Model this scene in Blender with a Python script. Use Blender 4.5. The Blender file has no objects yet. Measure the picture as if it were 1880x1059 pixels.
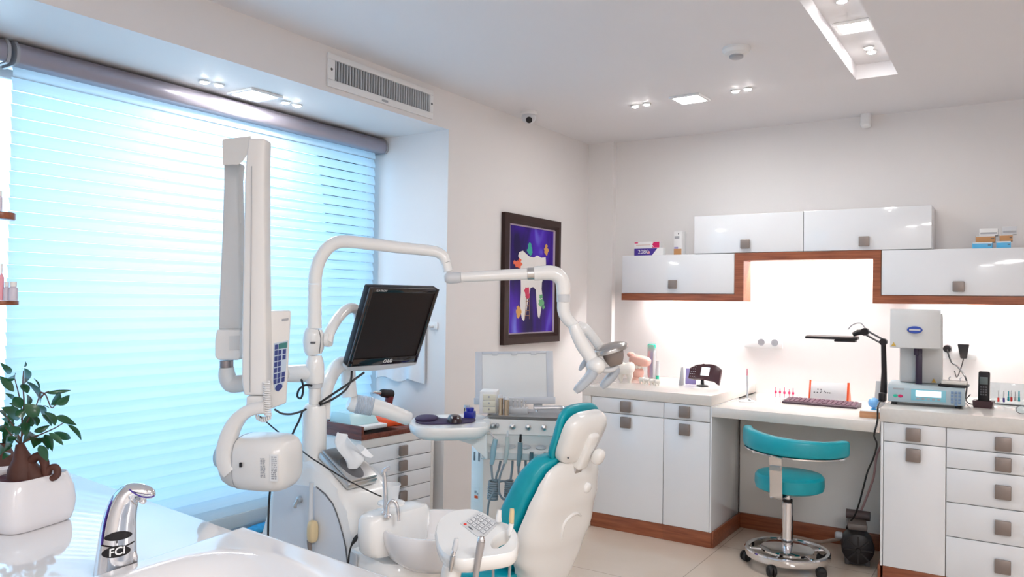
import bpy, bmesh, math, random
from mathutils import Vector as V, Matrix as M, noise
R = math.radians
PI = math.pi
random.seed(7)
S = bpy.context.scene
COL = S.collection

# ------------------------------------------------------------------ camera (solved from the room's vanishing points)
YAW, PIT, ROL, FPX, CH = R(33.112), R(.861), R(.815), 1428.7, 1.40
_f = V((-math.sin(YAW)*math.cos(PIT), math.cos(YAW)*math.cos(PIT), math.sin(PIT)))
_r = V((math.cos(YAW), math.sin(YAW), 0)); _u = _r.cross(_f)
CR = _r*math.cos(ROL)+_u*math.sin(ROL); CU = -_r*math.sin(ROL)+_u*math.cos(ROL); CF = _f
CAM = V((0, 0, CH))
def ray(x, y): return CF+CR*((x-940)/FPX)-CU*((y-529.5)/FPX)
def pt(x, y, d): return CAM+ray(x, y)*d                 # a measured point at forward distance d
def _h(x, y, ax, v):
    d = ray(x, y); return CAM+d*((v-CAM[ax])/d[ax])
def hx(x, y, v): return _h(x, y, 0, v)
def hy(x, y, v): return _h(x, y, 1, v)
def hz(x, y, v): return _h(x, y, 2, v)
def mpp(d): return d/FPX                                # metres per photo pixel at that distance

cd = bpy.data.cameras.new('camera'); cam = bpy.data.objects.new('camera', cd); COL.objects.link(cam)
cd.sensor_width = 36; cd.lens = 36*FPX/1880; cd.clip_start = .02
m4 = M((( CR.x, CU.x, -CF.x, 0), (CR.y, CU.y, -CF.y, 0), (CR.z, CU.z, -CF.z, CH), (0, 0, 0, 1)))
cam.matrix_world = m4
S.camera = cam

# ------------------------------------------------------------------ materials
MATS = {}
def mat(name, col, rough=.4, metal=0., coat=0., var=.04, scale=8., bump=0., trans=0., spec=None, emit=None, sub=0.):
    if name in MATS: return MATS[name]
    m = bpy.data.materials.new(name); m.use_nodes = True; nt = m.node_tree; n = nt.nodes; L = nt.links
    b = n['Principled BSDF']
    b.inputs['Roughness'].default_value = rough; b.inputs['Metallic'].default_value = metal
    b.inputs['Coat Weight'].default_value = coat; b.inputs['Coat Roughness'].default_value = .06
    b.inputs['Transmission Weight'].default_value = trans
    if spec is not None: b.inputs['Specular IOR Level'].default_value = spec
    tc = n.new('ShaderNodeTexCoord'); nz = n.new('ShaderNodeTexNoise'); nz.inputs['Scale'].default_value = scale
    nz.inputs['Detail'].default_value = 4
    L.new(tc.outputs['Object'], nz.inputs['Vector'])
    mx = n.new('ShaderNodeMix'); mx.data_type = 'RGBA'
    c = V(col[:3])
    mx.inputs[6].default_value = (*(c*(1-var)), 1); mx.inputs[7].default_value = (*[min(1, k) for k in c*(1+var)], 1)
    L.new(nz.outputs['Fac'], mx.inputs[0]); L.new(mx.outputs[2], b.inputs['Base Color'])
    if bump:
        bp = n.new('ShaderNodeBump'); bp.inputs['Strength'].default_value = bump; bp.inputs['Distance'].default_value = .002
        L.new(nz.outputs['Fac'], bp.inputs['Height']); L.new(bp.outputs['Normal'], b.inputs['Normal'])
    if emit:
        b.inputs['Emission Color'].default_value = (*emit[0], 1); b.inputs['Emission Strength'].default_value = emit[1]
    MATS[name] = m; return m
def wood(name, c1, c2, rough=.35, scale=3.):
    m = bpy.data.materials.new(name); m.use_nodes = True; nt = m.node_tree; n = nt.nodes; L = nt.links
    b = n['Principled BSDF']; b.inputs['Roughness'].default_value = rough
    tc = n.new('ShaderNodeTexCoord'); mp = n.new('ShaderNodeMapping'); mp.inputs['Scale'].default_value = (scale, scale*10, scale*14)
    nz = n.new('ShaderNodeTexNoise'); nz.inputs['Scale'].default_value = 2.2; nz.inputs['Detail'].default_value = 6
    cr = n.new('ShaderNodeValToRGB'); cr.color_ramp.elements[0].color = (*c1, 1); cr.color_ramp.elements[1].color = (*c2, 1)
    cr.color_ramp.elements[0].position = .3; cr.color_ramp.elements[1].position = .7
    L.new(tc.outputs['Object'], mp.inputs[0]); L.new(mp.outputs[0], nz.inputs['Vector'])
    L.new(nz.outputs['Fac'], cr.inputs[0]); L.new(cr.outputs[0], b.inputs['Base Color'])
    MATS[name] = m; return m

PAINT = mat('wall paint', (.80, .775, .765), .55, scale=3, var=.012)
CEILP = mat('ceiling paint', (.80, .785, .80), .6, scale=3, var=.012)
GLOSSW = mat('white gloss lacquer', (.80, .82, .85), .10, coat=.6, var=.01)
CARC = mat('cabinet carcass white', (.74, .72, .69), .4, var=.02)
PLAST = mat('white moulded plastic', (.84, .84, .83), .20, coat=.35, var=.015)
CREAM = mat('ivory plastic', (.74, .70, .64), .27, coat=.25, var=.02)
GREYP = mat('pale grey plastic', (.62, .64, .67), .3, var=.02)
STONE = mat('cream quartz worktop', (.72, .69, .65), .12, coat=.4, scale=60, var=.05)
BASINM = mat('white solid surface', (.80, .79, .80), .12, coat=.5, var=.01)
TEAL = mat('teal vinyl', (.0, .34, .42), .34, coat=.15, scale=40, var=.08, bump=.05)
CHROME = mat('chrome', (.82, .82, .84), .08, 1., var=.02)
STEEL = mat('brushed steel', (.62, .62, .62), .28, 1., scale=30, var=.06)
KNOBM = mat('bronze satin metal', (.28, .235, .215), .42, .55, scale=12, var=.1)
BLACK = mat('black plastic', (.012, .010, .012), .42, spec=.35, var=.1)
RUBBER = mat('black rubber', (.012, .012, .013), .6, var=.1)
CABLEB = mat('black cable sheath', (.012, .012, .014), .45, var=.1)
SCREEN = mat('dark screen glass', (.016, .009, .008), .38, spec=.3, var=.05)
GREYH = mat('grey hose rubber', (.26, .30, .33), .45, var=.06)
BLUEP = mat('blue plastic', (.02, .03, .35), .3, var=.06)
NAVY = mat('navy keypad print', (.03, .05, .22), .35, var=.06)
PADM = mat('dark violet mat', (.035, .018, .07), .7, scale=60, var=.12)
DARKF = mat('dark brown frame wood', (.028, .011, .009), .5, spec=.3, scale=18, var=.25)
REDP = mat('red plastic', (.75, .04, .03), .3, var=.05)
ORANGE = mat('orange plastic', (.9, .12, .03), .3, var=.05)
WHITEM = mat('matte white', (.82, .82, .82), .6, var=.015)
PAPER = mat('white tissue paper', (.84, .86, .88), .8, scale=30, var=.02, bump=.1)
TOWELM = mat('white paper towel', (.80, .84, .88), .85, scale=40, var=.02, bump=.15)
BRASS = mat('brushed champagne metal', (.55, .42, .30), .3, .9, var=.08)
WOOD = wood('reddish walnut laminate', (.20, .055, .025), (.34, .11, .05), .32)
WOODD = wood('dark cherry laminate', (.10, .025, .016), (.20, .05, .03), .22)
WOODL = wood('light beech wood', (.50, .24, .12), (.62, .34, .18), .45)
PINK = mat('pink card', (.80, .35, .42), .5, var=.05)
MAGENTA = mat('magenta print', (.62, .01, .12), .45, var=.05)
PURPLE = mat('deep purple print', (.05, .02, .26), .4, var=.1)
SKYB = mat('sky blue plastic', (.10, .45, .75), .3, var=.05)
TANB = mat('tan carton', (.50, .25, .10), .55, var=.08)
CLAY = mat('pink dental plaster', (.62, .36, .30), .6, var=.06)
TOOTHM = mat('tooth white', (.85, .82, .76), .3, var=.02)
TEALG = mat('teal printed panel', (.22, .55, .66), .4, var=.03)
GRNP = mat('green plastic', (.02, .45, .30), .4, var=.06)
PURP2 = mat('lilac card', (.30, .26, .55), .5, var=.06)
LCDM = mat('lit display', (.75, .80, .83), .3, var=.02, emit=((.85, .93, 1.), .55))
BARK = mat('ficus bark', (.085, .028, .018), .65, scale=25, var=.35, bump=.6)
SOIL = mat('dark red bark chips', (.07, .014, .02), .8, scale=90, var=.6, bump=.8)
LEAF = mat('ficus leaf', (.012, .085, .030), .28, scale=14, var=.3, coat=.25)
TWIG = mat('twig', (.10, .05, .03), .6, var=.2)
POTM = mat('white glazed ceramic', (.78, .76, .78), .12, coat=.5, var=.01)
ALU = mat('grey lilac aluminium', (.36, .34, .40), .30, .35, scale=12, var=.03)
DARKG = mat('dark grey', (.10, .10, .11), .5, var=.1)
GREYM = mat('mid grey', (.38, .39, .42), .5, var=.05)
BLUEC = mat('blue patterned cloth', (.03, .32, .66), .8, scale=45, var=.5)
BRUSHG = mat('grey slot', (.20, .21, .23), .6, var=.05)
YELLOWT = mat('beige resin', (.70, .55, .32), .4, var=.08)

def emitter(name, col, strength):
    m = bpy.data.materials.new(name); m.use_nodes = True; nt = m.node_tree
    nt.nodes.remove(nt.nodes['Principled BSDF'])
    e = nt.nodes.new('ShaderNodeEmission'); e.inputs[0].default_value = (*col, 1); e.inputs[1].default_value = strength
    nt.links.new(e.outputs[0], nt.nodes['Material Output'].inputs[0]); return m
LAMPSQ = emitter('lit square diffuser', (1., .985, .97), 110)
LAMPSP = emitter('lit spot lens', (1., .97, .94), 130)
LED = emitter('lit led strip', (1., .975, .96), 260)

def glassy(name, tint, ior=1.45, rough=.02):
    """thin clear sheet: mostly transparent with a fresnel reflection"""
    m = bpy.data.materials.new(name); m.use_nodes = True; nt = m.node_tree; n = nt.nodes; L = nt.links
    n.remove(n['Principled BSDF'])
    t = n.new('ShaderNodeBsdfTransparent'); t.inputs[0].default_value = (*tint, 1)
    g = n.new('ShaderNodeBsdfGlossy'); g.inputs['Roughness'].default_value = rough
    f = n.new('ShaderNodeFresnel'); f.inputs[0].default_value = ior
    mx = n.new('ShaderNodeMixShader'); L.new(f.outputs[0], mx.inputs[0]); L.new(t.outputs[0], mx.inputs[1]); L.new(g.outputs[0], mx.inputs[2])
    L.new(mx.outputs[0], n['Material Output'].inputs[0]); MATS[name] = m; return m
MILKY = mat('milky clear plastic', (.88, .88, .90), .3, var=.01); MILKY.node_tree.nodes['Principled BSDF'].inputs['Alpha'].default_value = .3
PANE = glassy('window glass', (.93, .97, 1.))
CLEAR = glassy('clear plastic', (.84, .88, .90), 1.6, .05)

def blind_mat():
    m = bpy.data.materials.new('translucent blind fabric'); m.use_nodes = True; nt = m.node_tree; n = nt.nodes; L = nt.links
    n.remove(n['Principled BSDF'])
    tc = n.new('ShaderNodeTexCoord'); mp = n.new('ShaderNodeMapping'); mp.inputs['Scale'].default_value = (3, 1.2, 160)
    nz = n.new('ShaderNodeTexNoise'); nz.inputs['Scale'].default_value = 3; nz.inputs['Detail'].default_value = 3
    cr = n.new('ShaderNodeValToRGB'); cr.color_ramp.elements[0].color = (.66, .74, .78, 1); cr.color_ramp.elements[1].color = (.74, .81, .85, 1)
    L.new(tc.outputs['Object'], mp.inputs[0]); L.new(mp.outputs[0], nz.inputs['Vector']); L.new(nz.outputs['Fac'], cr.inputs[0])
    d = n.new('ShaderNodeBsdfDiffuse'); t = n.new('ShaderNodeBsdfTranslucent')
    L.new(cr.outputs[0], d.inputs[0]); L.new(cr.outputs[0], t.inputs[0])
    mx = n.new('ShaderNodeMixShader'); mx.inputs[0].default_value = .5
    L.new(d.outputs[0], mx.inputs[1]); L.new(t.outputs[0], mx.inputs[2]); L.new(mx.outputs[0], n['Material Output'].inputs[0])
    return m
BLINDM = blind_mat()

def tile_mat():
    m = bpy.data.materials.new('cream floor tile'); m.use_nodes = True; nt = m.node_tree; n = nt.nodes; L = nt.links
    b = n['Principled BSDF']; b.inputs['Roughness'].default_value = .16
    tc = n.new('ShaderNodeTexCoord'); mp = n.new('ShaderNodeMapping'); mp.inputs['Location'].default_value = (1.432-.8*3, .35, 0)
    br = n.new('ShaderNodeTexBrick'); br.offset = 0; br.inputs['Scale'].default_value = 1; br.inputs['Mortar Size'].default_value = .0022
    br.inputs['Brick Width'].default_value = .8; br.inputs['Row Height'].default_value = .8
    nz = n.new('ShaderNodeTexNoise'); nz.inputs['Scale'].default_value = 2.4; nz.inputs['Detail'].default_value = 8
    cr = n.new('ShaderNodeValToRGB'); cr.color_ramp.elements[0].color = (.56, .46, .37, 1); cr.color_ramp.elements[1].color = (.68, .58, .49, 1)
    L.new(tc.outputs['Object'], mp.inputs[0]); L.new(mp.outputs[0], br.inputs['Vector']); L.new(tc.outputs['Object'], nz.inputs['Vector'])
    L.new(nz.outputs['Fac'], cr.inputs[0]); L.new(cr.outputs[0], br.inputs['Color1']); L.new(cr.outputs[0], br.inputs['Color2'])
    br.inputs['Mortar'].default_value = (.36, .30, .25, 1); L.new(br.outputs['Color'], b.inputs['Base Color'])
    return m
TILE = tile_mat()

# ------------------------------------------------------------------ mesh helpers
class B:
    def __init__(s): s.bm = bmesh.new(); s.mi = 0
    def _fin(s, faces):
        for f in faces: f.material_index = s.mi
    def mats(s, i): s.mi = i; return s
    def hexa(s, p):                                        # 8 points: bottom ring then top ring
        v = [s.bm.verts.new(q) for q in p]
        fs = [(3, 2, 1, 0), (4, 5, 6, 7), (0, 1, 5, 4), (1, 2, 6, 5), (2, 3, 7, 6), (3, 0, 4, 7)]
        F = [s.bm.faces.new([v[i] for i in f]) for f in fs]; s._fin(F); return F
    def box(s, x0, x1, y0, y1, z0, z1, bev=0., T=None, seg=2):
        p = [V(q) for q in ((x0, y0, z0), (x1, y0, z0), (x1, y1, z0), (x0, y1, z0), (x0, y0, z1), (x1, y0, z1), (x1, y1, z1), (x0, y1, z1))]
        if T: p = [T @ q for q in p]
        F = s.hexa(p)
        if bev: s.bevel(F, bev, seg)
        return s
    def bevel(s, F, w, seg=2):
        E_ = list({e for f in F for e in f.edges})
        r = bmesh.ops.bevel(s.bm, geom=E_, offset=w, segments=seg, affect='EDGES', profile=.5, clamp_overlap=True)
        for f in r['faces']: f.material_index = s.mi
    def prism(s, poly, h0, h1, T=None, bev=0., seg=2, only_top=False):   # polygon in local xy pulled from h0 to h1 along local z
        a = [V((p[0], p[1], h0)) for p in poly]; b = [V((p[0], p[1], h1)) for p in poly]
        if T: a = [T @ q for q in a]; b = [T @ q for q in b]
        va = [s.bm.verts.new(q) for q in a]; vb = [s.bm.verts.new(q) for q in b]
        n = len(poly); F = [s.bm.faces.new(vb)]; F0 = s.bm.faces.new(va[::-1])
        for i in range(n): F.append(s.bm.faces.new([va[i], va[(i+1) % n], vb[(i+1) % n], vb[i]]))
        s._fin(F+[F0])
        if bev:
            if only_top: E_ = list(F[0].edges)
            else: E_ = list(F[0].edges)+list(F0.edges)
            r = bmesh.ops.bevel(s.bm, geom=E_, offset=bev, segments=seg, affect='EDGES', profile=.5, clamp_overlap=True)
            for f in r['faces']: f.material_index = s.mi
        return s
    def rings(s, R_, cap=True, closed=False):
        vs = [[s.bm.verts.new(q) for q in r] for r in R_]; n = len(vs[0]); F = []
        k = len(vs)
        for i in range(k if closed else k-1):
            a, b = vs[i], vs[(i+1) % k]
            for j in range(n): F.append(s.bm.faces.new([a[j], a[(j+1) % n], b[(j+1) % n], b[j]]))
        if cap and not closed:
            F.append(s.bm.faces.new(vs[0][::-1])); F.append(s.bm.faces.new(vs[-1]))
        s._fin(F); return s
    def tube(s, pts, rad, seg=12, sub=0, cap=True, flat=None, up=None):
        pts = [V(p) for p in pts]
        rr = list(rad) if hasattr(rad, '__len__') else [rad]*len(pts)
        if sub: pts, rr = catmull(pts, rr, sub)
        n = len(pts); out = []
        T = [(pts[min(i+1, n-1)]-pts[max(i-1, 0)]).normalized() for i in range(n)]
        ref = V(up) if up else (V((0, 0, 1)) if abs(T[0].z) < .9 else V((1, 0, 0)))
        a = (ref-T[0]*ref.dot(T[0])).normalized()
        for i in range(n):
            a = (a-T[i]*a.dot(T[i])).normalized(); b = T[i].cross(a)
            fa, fb = flat if flat else (1, 1)
            out.append([pts[i]+a*(math.cos(2*PI*j/seg)*rr[i]*fa)+b*(math.sin(2*PI*j/seg)*rr[i]*fb) for j in range(seg)])
        return s.rings(out, cap)
    def cyl(s, p, q, r0, r1=None, seg=20): return s.tube([p, q], [r0, r0 if r1 is None else r1], seg)
    def lathe(s, prof, T=None, seg=28, sx=1, sy=1, ang=2*PI):
        T = T or M()
        out = [[T @ V((r*math.cos(2*PI*j/seg)*sx, r*math.sin(2*PI*j/seg)*sy, z)) for j in range(seg)] for r, z in prof]
        return s.rings(out)
    def sell(s, c, rx, ry, rz, e1=1., e2=1., T=None, nu=24, nv=14):   # superellipsoid
        def cs(a, e): k = math.cos(a); return math.copysign(abs(k)**e, k)
        def sn(a, e): k = math.sin(a); return math.copysign(abs(k)**e, k)
        T = T or M(); c = V(c); out = []
        for i in range(1, nv):
            t = -PI/2+PI*i/nv
            out.append([T @ (c+V((rx*cs(t, e1)*cs(2*PI*j/nu, e2), ry*cs(t, e1)*sn(2*PI*j/nu, e2), rz*sn(t, e1)))) for j in range(nu)])
        return s.rings(out)
    def quad(s, a, b, c, d):
        f = s.bm.faces.new([s.bm.verts.new(q) for q in (a, b, c, d)]); s._fin([f]); return s
    def poly(s, pts):
        f = s.bm.faces.new([s.bm.verts.new(q) for q in pts]); s._fin([f]); return s
    def text(s, txt, size, T, depth=.0008, align='CENTER', shear=0., fat=0.):
        cu = bpy.data.curves.new('lettering', 'FONT'); cu.body = txt; cu.size = size; cu.extrude = depth
        cu.align_x = align; cu.align_y = 'CENTER'; cu.shear = shear; cu.offset = fat; cu.resolution_u = 3
        o = bpy.data.objects.new('lettering', cu); COL.objects.link(o)
        dg = bpy.context.evaluated_depsgraph_get(); me = bpy.data.meshes.new_from_object(o.evaluated_get(dg))
        me.transform(T); n0 = len(s.bm.faces); s.bm.from_mesh(me)
        s.bm.faces.ensure_lookup_table()
        for f in s.bm.faces[n0:]: f.material_index = s.mi
        bpy.data.objects.remove(o); bpy.data.curves.remove(cu); bpy.data.meshes.remove(me); return s

def catmull(p, r, n):
    q = [p[0]*2-p[1]]+list(p)+[p[-1]*2-p[-2]]; rr = [r[0]]+list(r)+[r[-1]]; o, ro = [], []
    for i in range(1, len(q)-2):
        for k in range(n):
            t = k/n; a, b, c, d = q[i-1], q[i], q[i+1], q[i+2]
            o.append(.5*((2*b)+(c-a)*t+(2*a-5*b+4*c-d)*t*t+(3*b-a-3*c+d)*t**3)); ro.append(rr[i]*(1-t)+rr[i+1]*t)
    o.append(p[-1]); ro.append(r[-1]); return o, ro

LOCAL = set()
def obj(name, b, m, parent=None, ang=35, flat=False, **props):
    bmesh.ops.remove_doubles(b.bm, verts=b.bm.verts, dist=1e-6)
    bmesh.ops.recalc_face_normals(b.bm, faces=b.bm.faces)
    me = bpy.data.meshes.new(name); b.bm.to_mesh(me); b.bm.free()
    for k in (m if isinstance(m, (list, tuple)) else [m]): me.materials.append(k)
    if not flat:
        for p in me.polygons: p.use_smooth = True
        me.set_sharp_from_angle(angle=R(ang))
    o = bpy.data.objects.new(name, me); COL.objects.link(o)
    if parent:
        o.parent = parent
        top = parent
        while top.parent: top = top.parent
        if top.name not in LOCAL and not parent.parent: o.matrix_parent_inverse = M.Translation(-parent.location)
    for k, v in props.items(): o[k] = v
    return o
def tag(o, label, cat, group=None, kind=None):
    o['label'] = label; o['category'] = cat
    if group: o['group'] = group
    if kind: o['kind'] = kind
    return o
def thing(name, label, cat, loc=(0, 0, 0), rz=0., local=False, group=None):
    o = bpy.data.objects.new(name, None); COL.objects.link(o); o.location = loc; o.rotation_euler.z = rz; o.empty_display_size = .05
    if local: LOCAL.add(o.name)
    return tag(o, label, cat, group)
def struct(name, b, m, **k):
    o = obj(name, b, m, **k); o['kind'] = 'structure'; return o
def dup(root, loc, rz, label, group=None):
    r = root.copy(); COL.objects.link(r); r.location = loc; r.rotation_euler.z = rz; r['label'] = label
    if group: r['group'] = group
    for ch in list(root.children):
        c = ch.copy(); COL.objects.link(c); c.parent = r
        for g in list(ch.children):
            d = g.copy(); COL.objects.link(d); d.parent = c
    return r
def frame(o, x, y, z=None):
    """matrix with origin o, local x along x, local y towards y"""
    x = V(x).normalized(); y = V(y); z = x.cross(y).normalized(); y = z.cross(x)
    m = M.Identity(4)
    for i in range(3): m[i][0] = x[i]; m[i][1] = y[i]; m[i][2] = z[i]; m[i][3] = o[i]
    return m
def rot(o, rz): return M.Translation(o) @ M.Rotation(rz, 4, 'Z')

# ================================================================== ROOM
XW, YB, ZC = -2.72, 5.25, 2.58          # left wall, back wall, ceiling
XR, YF = 2.3, -1.9
b = B(); b.box(-3.7, XR+.1, YF-.1, YB+.1, -.1, 0); struct('floor', b, TILE)
RV = hx(824, 237.7, XW); YREV, ZSOF = RV.y, RV.z          # right reveal and soffit of the window recess
XWIN = -3.34                                              # wall plane that holds the window
# ceiling with a recessed light trough
tx0, tx1 = hz(1573, 148, ZC).x, hz(1648, 135, ZC).x; ty1 = hz(1610, 141, ZC).y; ty0 = 1.3; TD = .075
b = B()
b.box(-2.72, tx0, YF, YB, ZC, ZC+.15); b.box(tx1, XR, YF, YB, ZC, ZC+.15)
b.box(tx0, tx1, YF, ty0, ZC, ZC+.15); b.box(tx0, tx1, ty1, YB, ZC, ZC+.15); b.box(tx0, tx1, ty0, ty1, ZC+TD, ZC+.15)
struct('ceiling', b, CEILP)
b = B()
b.box(-3.42, XW, YREV, YB+.1, 0, ZC+.15)                    # wall right of the recess
b.box(XWIN-.2, XW, YF, YREV, ZSOF, ZC+.15)                # bulkhead over the recess
b.box(-3.7, XW, YF-.1, -.9, 0, ZSOF)                      # wall left of the recess
struct('wall_left', b, PAINT)
b = B(); b.box(-3.42, XR+.1, YB, YB+.12, 0, ZC+.15); struct('wall_back', b, PAINT)
b = B(); b.box(XR, XR+.1, YF, YB, 0, ZC+.15); struct('wall_right', b, PAINT)
b = B(); b.box(-2.72, XR+.1, YF-.1, YF, 0, ZC+.15); struct('wall_front', b, PAINT)
xp = hy(1125, 400, YB-.05).x
b = B(); b.box(XW, xp, YB-.05, YB, 0, ZC); struct('trim_1', b, PAINT)
# window wall under and around the glazing
wy0, wy1, wz0, wz1 = -.7, YREV-.012, .34, ZSOF-.06
b = B(); b.box(XWIN-.08, XWIN, -.9, YREV, 0, wz0); b.box(XWIN-.08, XWIN, -.9, YREV, wz1, ZSOF)
b.box(XWIN-.08, XWIN, -.9, wy0, wz0, wz1); b.box(XWIN-.08, XWIN, wy1, YREV, wz0, wz1); struct('wall_window', b, PAINT)
b = B(); b.box(XWIN, -3.168, -.9, YREV, 0, .215, .008); struct('trim_2', b, GREYM)           # low ledge under the blind
b = B()
fw = .05
for y0, y1 in ((wy0, wy0+fw), (wy1-.03, wy1), (1.30, 1.38)): b.box(XWIN-.07, XWIN-.03, y0, y1, wz0, wz1, .004)
for z0, z1 in ((wz0, wz0+fw), (wz1-fw, wz1)): b.box(XWIN-.069, XWIN-.031, wy0+fw, wy1-fw, z0, z1, .004)
wf = struct('window_1', b, WHITEM)
b = B(); b.box(XWIN-.054, XWIN-.048, wy0+.03, wy1-.03, wz0+.03, wz1-.03); g = obj('pane', b, PANE, wf)

# ------------------------------------------------------------------ blinds
XBL = -3.235
zt, zb = hx(340, 164.4, XBL).z, hx(340, 197.5, XBL).z
zbot = hx(450, 962.5, XBL).z
def blind(name, y0, y1, label):
    t = thing(name, label, 'blind', (XBL, (y0+y1)/2, zbot), group=None)
    b = B(); n = 10                                          # cassette: rounded front
    prof = [(-.055, zt), (.035, zt)]+[(.035+.025*math.sin(a), zt-.008-(zt-zb-.008)*(1-math.cos(a))/2) for a in [PI*i/10 for i in range(1, 10)]]+[(.03, zb), (-.055, zb)]
    b.rings([[V((XBL+x, y, z)) for x, z in prof] for y in (y0+.012, y1-.012)])
    obj('cassette', b, ALU, t)
    for ya, yb in ((y0, y0+.0115), (y1-.0115, y1)):
        b = B(); b.rings([[V((XBL+x*1.06, y, z+.004*(1 if z > (zt+zb)/2 else -1))) for x, z in prof] for y in (ya, yb)]); obj('end_cap', b, GREYM, t)
    # vanes: each leans so that its lower edge is nearer the room
    b = B(); pitch = .0515; hgt = pitch-.0009; z = zb+.012; ya, yb = y0+.012, y1-.05; i = 0
    while z-pitch > zbot+.02:
        pr = []
        for k in range(6):
            s_ = k/5; pr.append((-.007+.0125*s_+.004*math.sin(PI*s_), z-hgt*s_))
        for k in range(5):
            (xa, za), (xb, zb_) = pr[k], pr[k+1]
            b.quad(V((XBL+xa, ya, za)), V((XBL+xa, yb, za)), V((XBL+xb, yb, zb_)), V((XBL+xb, ya, zb_)))
        z -= pitch
    obj('vanes', b, BLINDM, t, ang=60)
    b = B(); b.box(XBL-.012, XBL+.014, ya, yb, zbot, z+.004, .005); obj('bottom_rail', b, BLINDM, t)
    return t
ybl0, ybl1 = hx(4, 640, XBL).y, min(YREV-.004, hx(700, 257, XBL).y)
blind('window_blind', ybl0, ybl1, 'wide white horizontal-vane blind glowing with daylight under a grey headrail')
blind('window_blind', -.55, ybl0-.02, 'sliver of a second blind at the left picture edge')

# ------------------------------------------------------------------ ceiling lamps, camera, detector, vent
def square_lamp(c, s, rz, zc, label):
    t = thing('square_ceiling_lamp', label, 'ceiling light', (c[0], c[1], zc), rz, True, 'square recessed lamps')
    b = B(); w = .018
    for q in ((-s, s, -s, -s+w), (-s, s, s-w, s), (-s, -s+w, -s+w, s-w), (s-w, s, -s+w, s-w)): b.box(*q, -.012, -.0005, .003)
    obj('frame', b, WHITEM, t)
    b = B(); b.box(-s+w+.0005, s-w-.0005, -s+w+.0005, s-w-.0005, -.008, -.001, .002); obj('diffuser', b, LAMPSQ, t)
    return t
sqz = .092
square_lamp(hz(1267, 180, ZC), sqz, R(-3), ZC, 'square lit ceiling lamp between two pairs of spots, in the open ceiling')
square_lamp(hz(468, 172.5, ZSOF), sqz, 0, ZSOF, 'square lit lamp in the window soffit above the blind')
qr = hz(1562, 48, ZC+TD); square_lamp((( tx0+tx1)/2, qr.y), .08, 0, ZC+TD, 'square lit lamp inside the recessed ceiling trough')
def spot(c, zc, label, grp):
    t = thing('ceiling_spot', label, 'spotlight', (c[0], c[1], zc), 0, True, grp)
    b = B(); b.lathe([(.0, -.001), (.026, -.001), (.026, -.005), (.021, -.008), (.018, -.006), (0, -.006)], seg=20); obj('ring', b, WHITEM, t)
    b = B(); b.lathe([(.0, -.0062), (.017, -.0062), (.014, -.011), (.007, -.0135), (.0, -.014)], seg=16); obj('lens', b, LAMPSP, t)
for x, y, l in ((1166, 194, 'outermost left small spot beside the open-ceiling square lamp'), (1187, 190, 'small spot just left of the open-ceiling square lamp'),
                (1350, 166, 'small spot just right of the open-ceiling square lamp'), (1373, 162, 'outermost right small spot beside the open-ceiling square lamp')):
    spot(hz(x, y, ZC), ZC, l, 'small spots in the ceiling')
for x, y, l in ((375, 148.5, 'farthest left small spot in the window soffit'), (402, 154.5, 'small spot left of the soffit square lamp'),
                (524, 186.5, 'small spot right of the soffit square lamp'), (545.5, 192, 'rightmost small spot in the window soffit')):
    spot(hz(x, y, ZSOF), ZSOF, l, 'small spots in the window soffit')
tm = (tx0+tx1)/2
for x, y, l in ((1588, 87, 'first small spot of the pair in the ceiling trough'), (1593, 95, 'second small spot of the pair, nearest the end of the ceiling trough'),
                (1535, 2, 'small spot in the ceiling trough cut by the top picture edge')):
    c = hz(x, y, ZC+TD); spot((tm+.005, c.y+(.03 if '2nd' in l else 0)), ZC+TD, l, 'small spots in the trough')
p = hz(1352, 88, ZC); t = thing('smoke_detector', 'round white smoke detector on the ceiling', 'smoke detector', (p.x, p.y, ZC), 0, True)
b = B(); b.lathe([(0, 0), (.062, 0), (.064, -.012), (.055, -.026), (.036, -.031), (.036, -.036), (0, -.036)]); obj('housing', b, WHITEM, t)
b = B(); b.lathe([(0, -.0362), (.031, -.0362), (.031, -.046), (.024, -.050), (0, -.050)], seg=20); obj('sensor_grille', b, GREYM, t)
p = hz(971, 205, ZC); t = thing('security_camera', 'small white dome camera with black eye at the ceiling edge', 'security camera', (p.x, p.y, ZC), R(-55), True)
b = B(); b.lathe([(0, .002), (.052, .002), (.052, -.014), (.044, -.022), (0, -.022)]); obj('base', b, WHITEM, t)
b = B(); b.sell((0, 0, -.036), .046, .046, .040); obj('eyeball', b, GREYP, t)
b = B(); T = M.Translation((.012, 0, -.046)) @ M.Rotation(R(118), 4, 'Y'); b.lathe([(0, .020), (.020, .020), (.019, .036), (.010, .040), (0, .040)], T, 20); obj('lens', b, BLACK, t)
p = hy(1593, 218, YB); t = thing('motion_sensor', 'small white motion sensor high on the back wall', 'sensor', (p.x, YB, p.z), 0, True)
b = B(); b.box(-.018, .018, -.05, 0, .008, .030, .005); obj('bracket', b, CREAM, t)
b = B(); b.box(-.03, .03, -.085, -.035, -.085, .018, .014, M.Rotation(R(-14), 4, 'X'), 3); obj('body', b, WHITEM, t)
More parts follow.
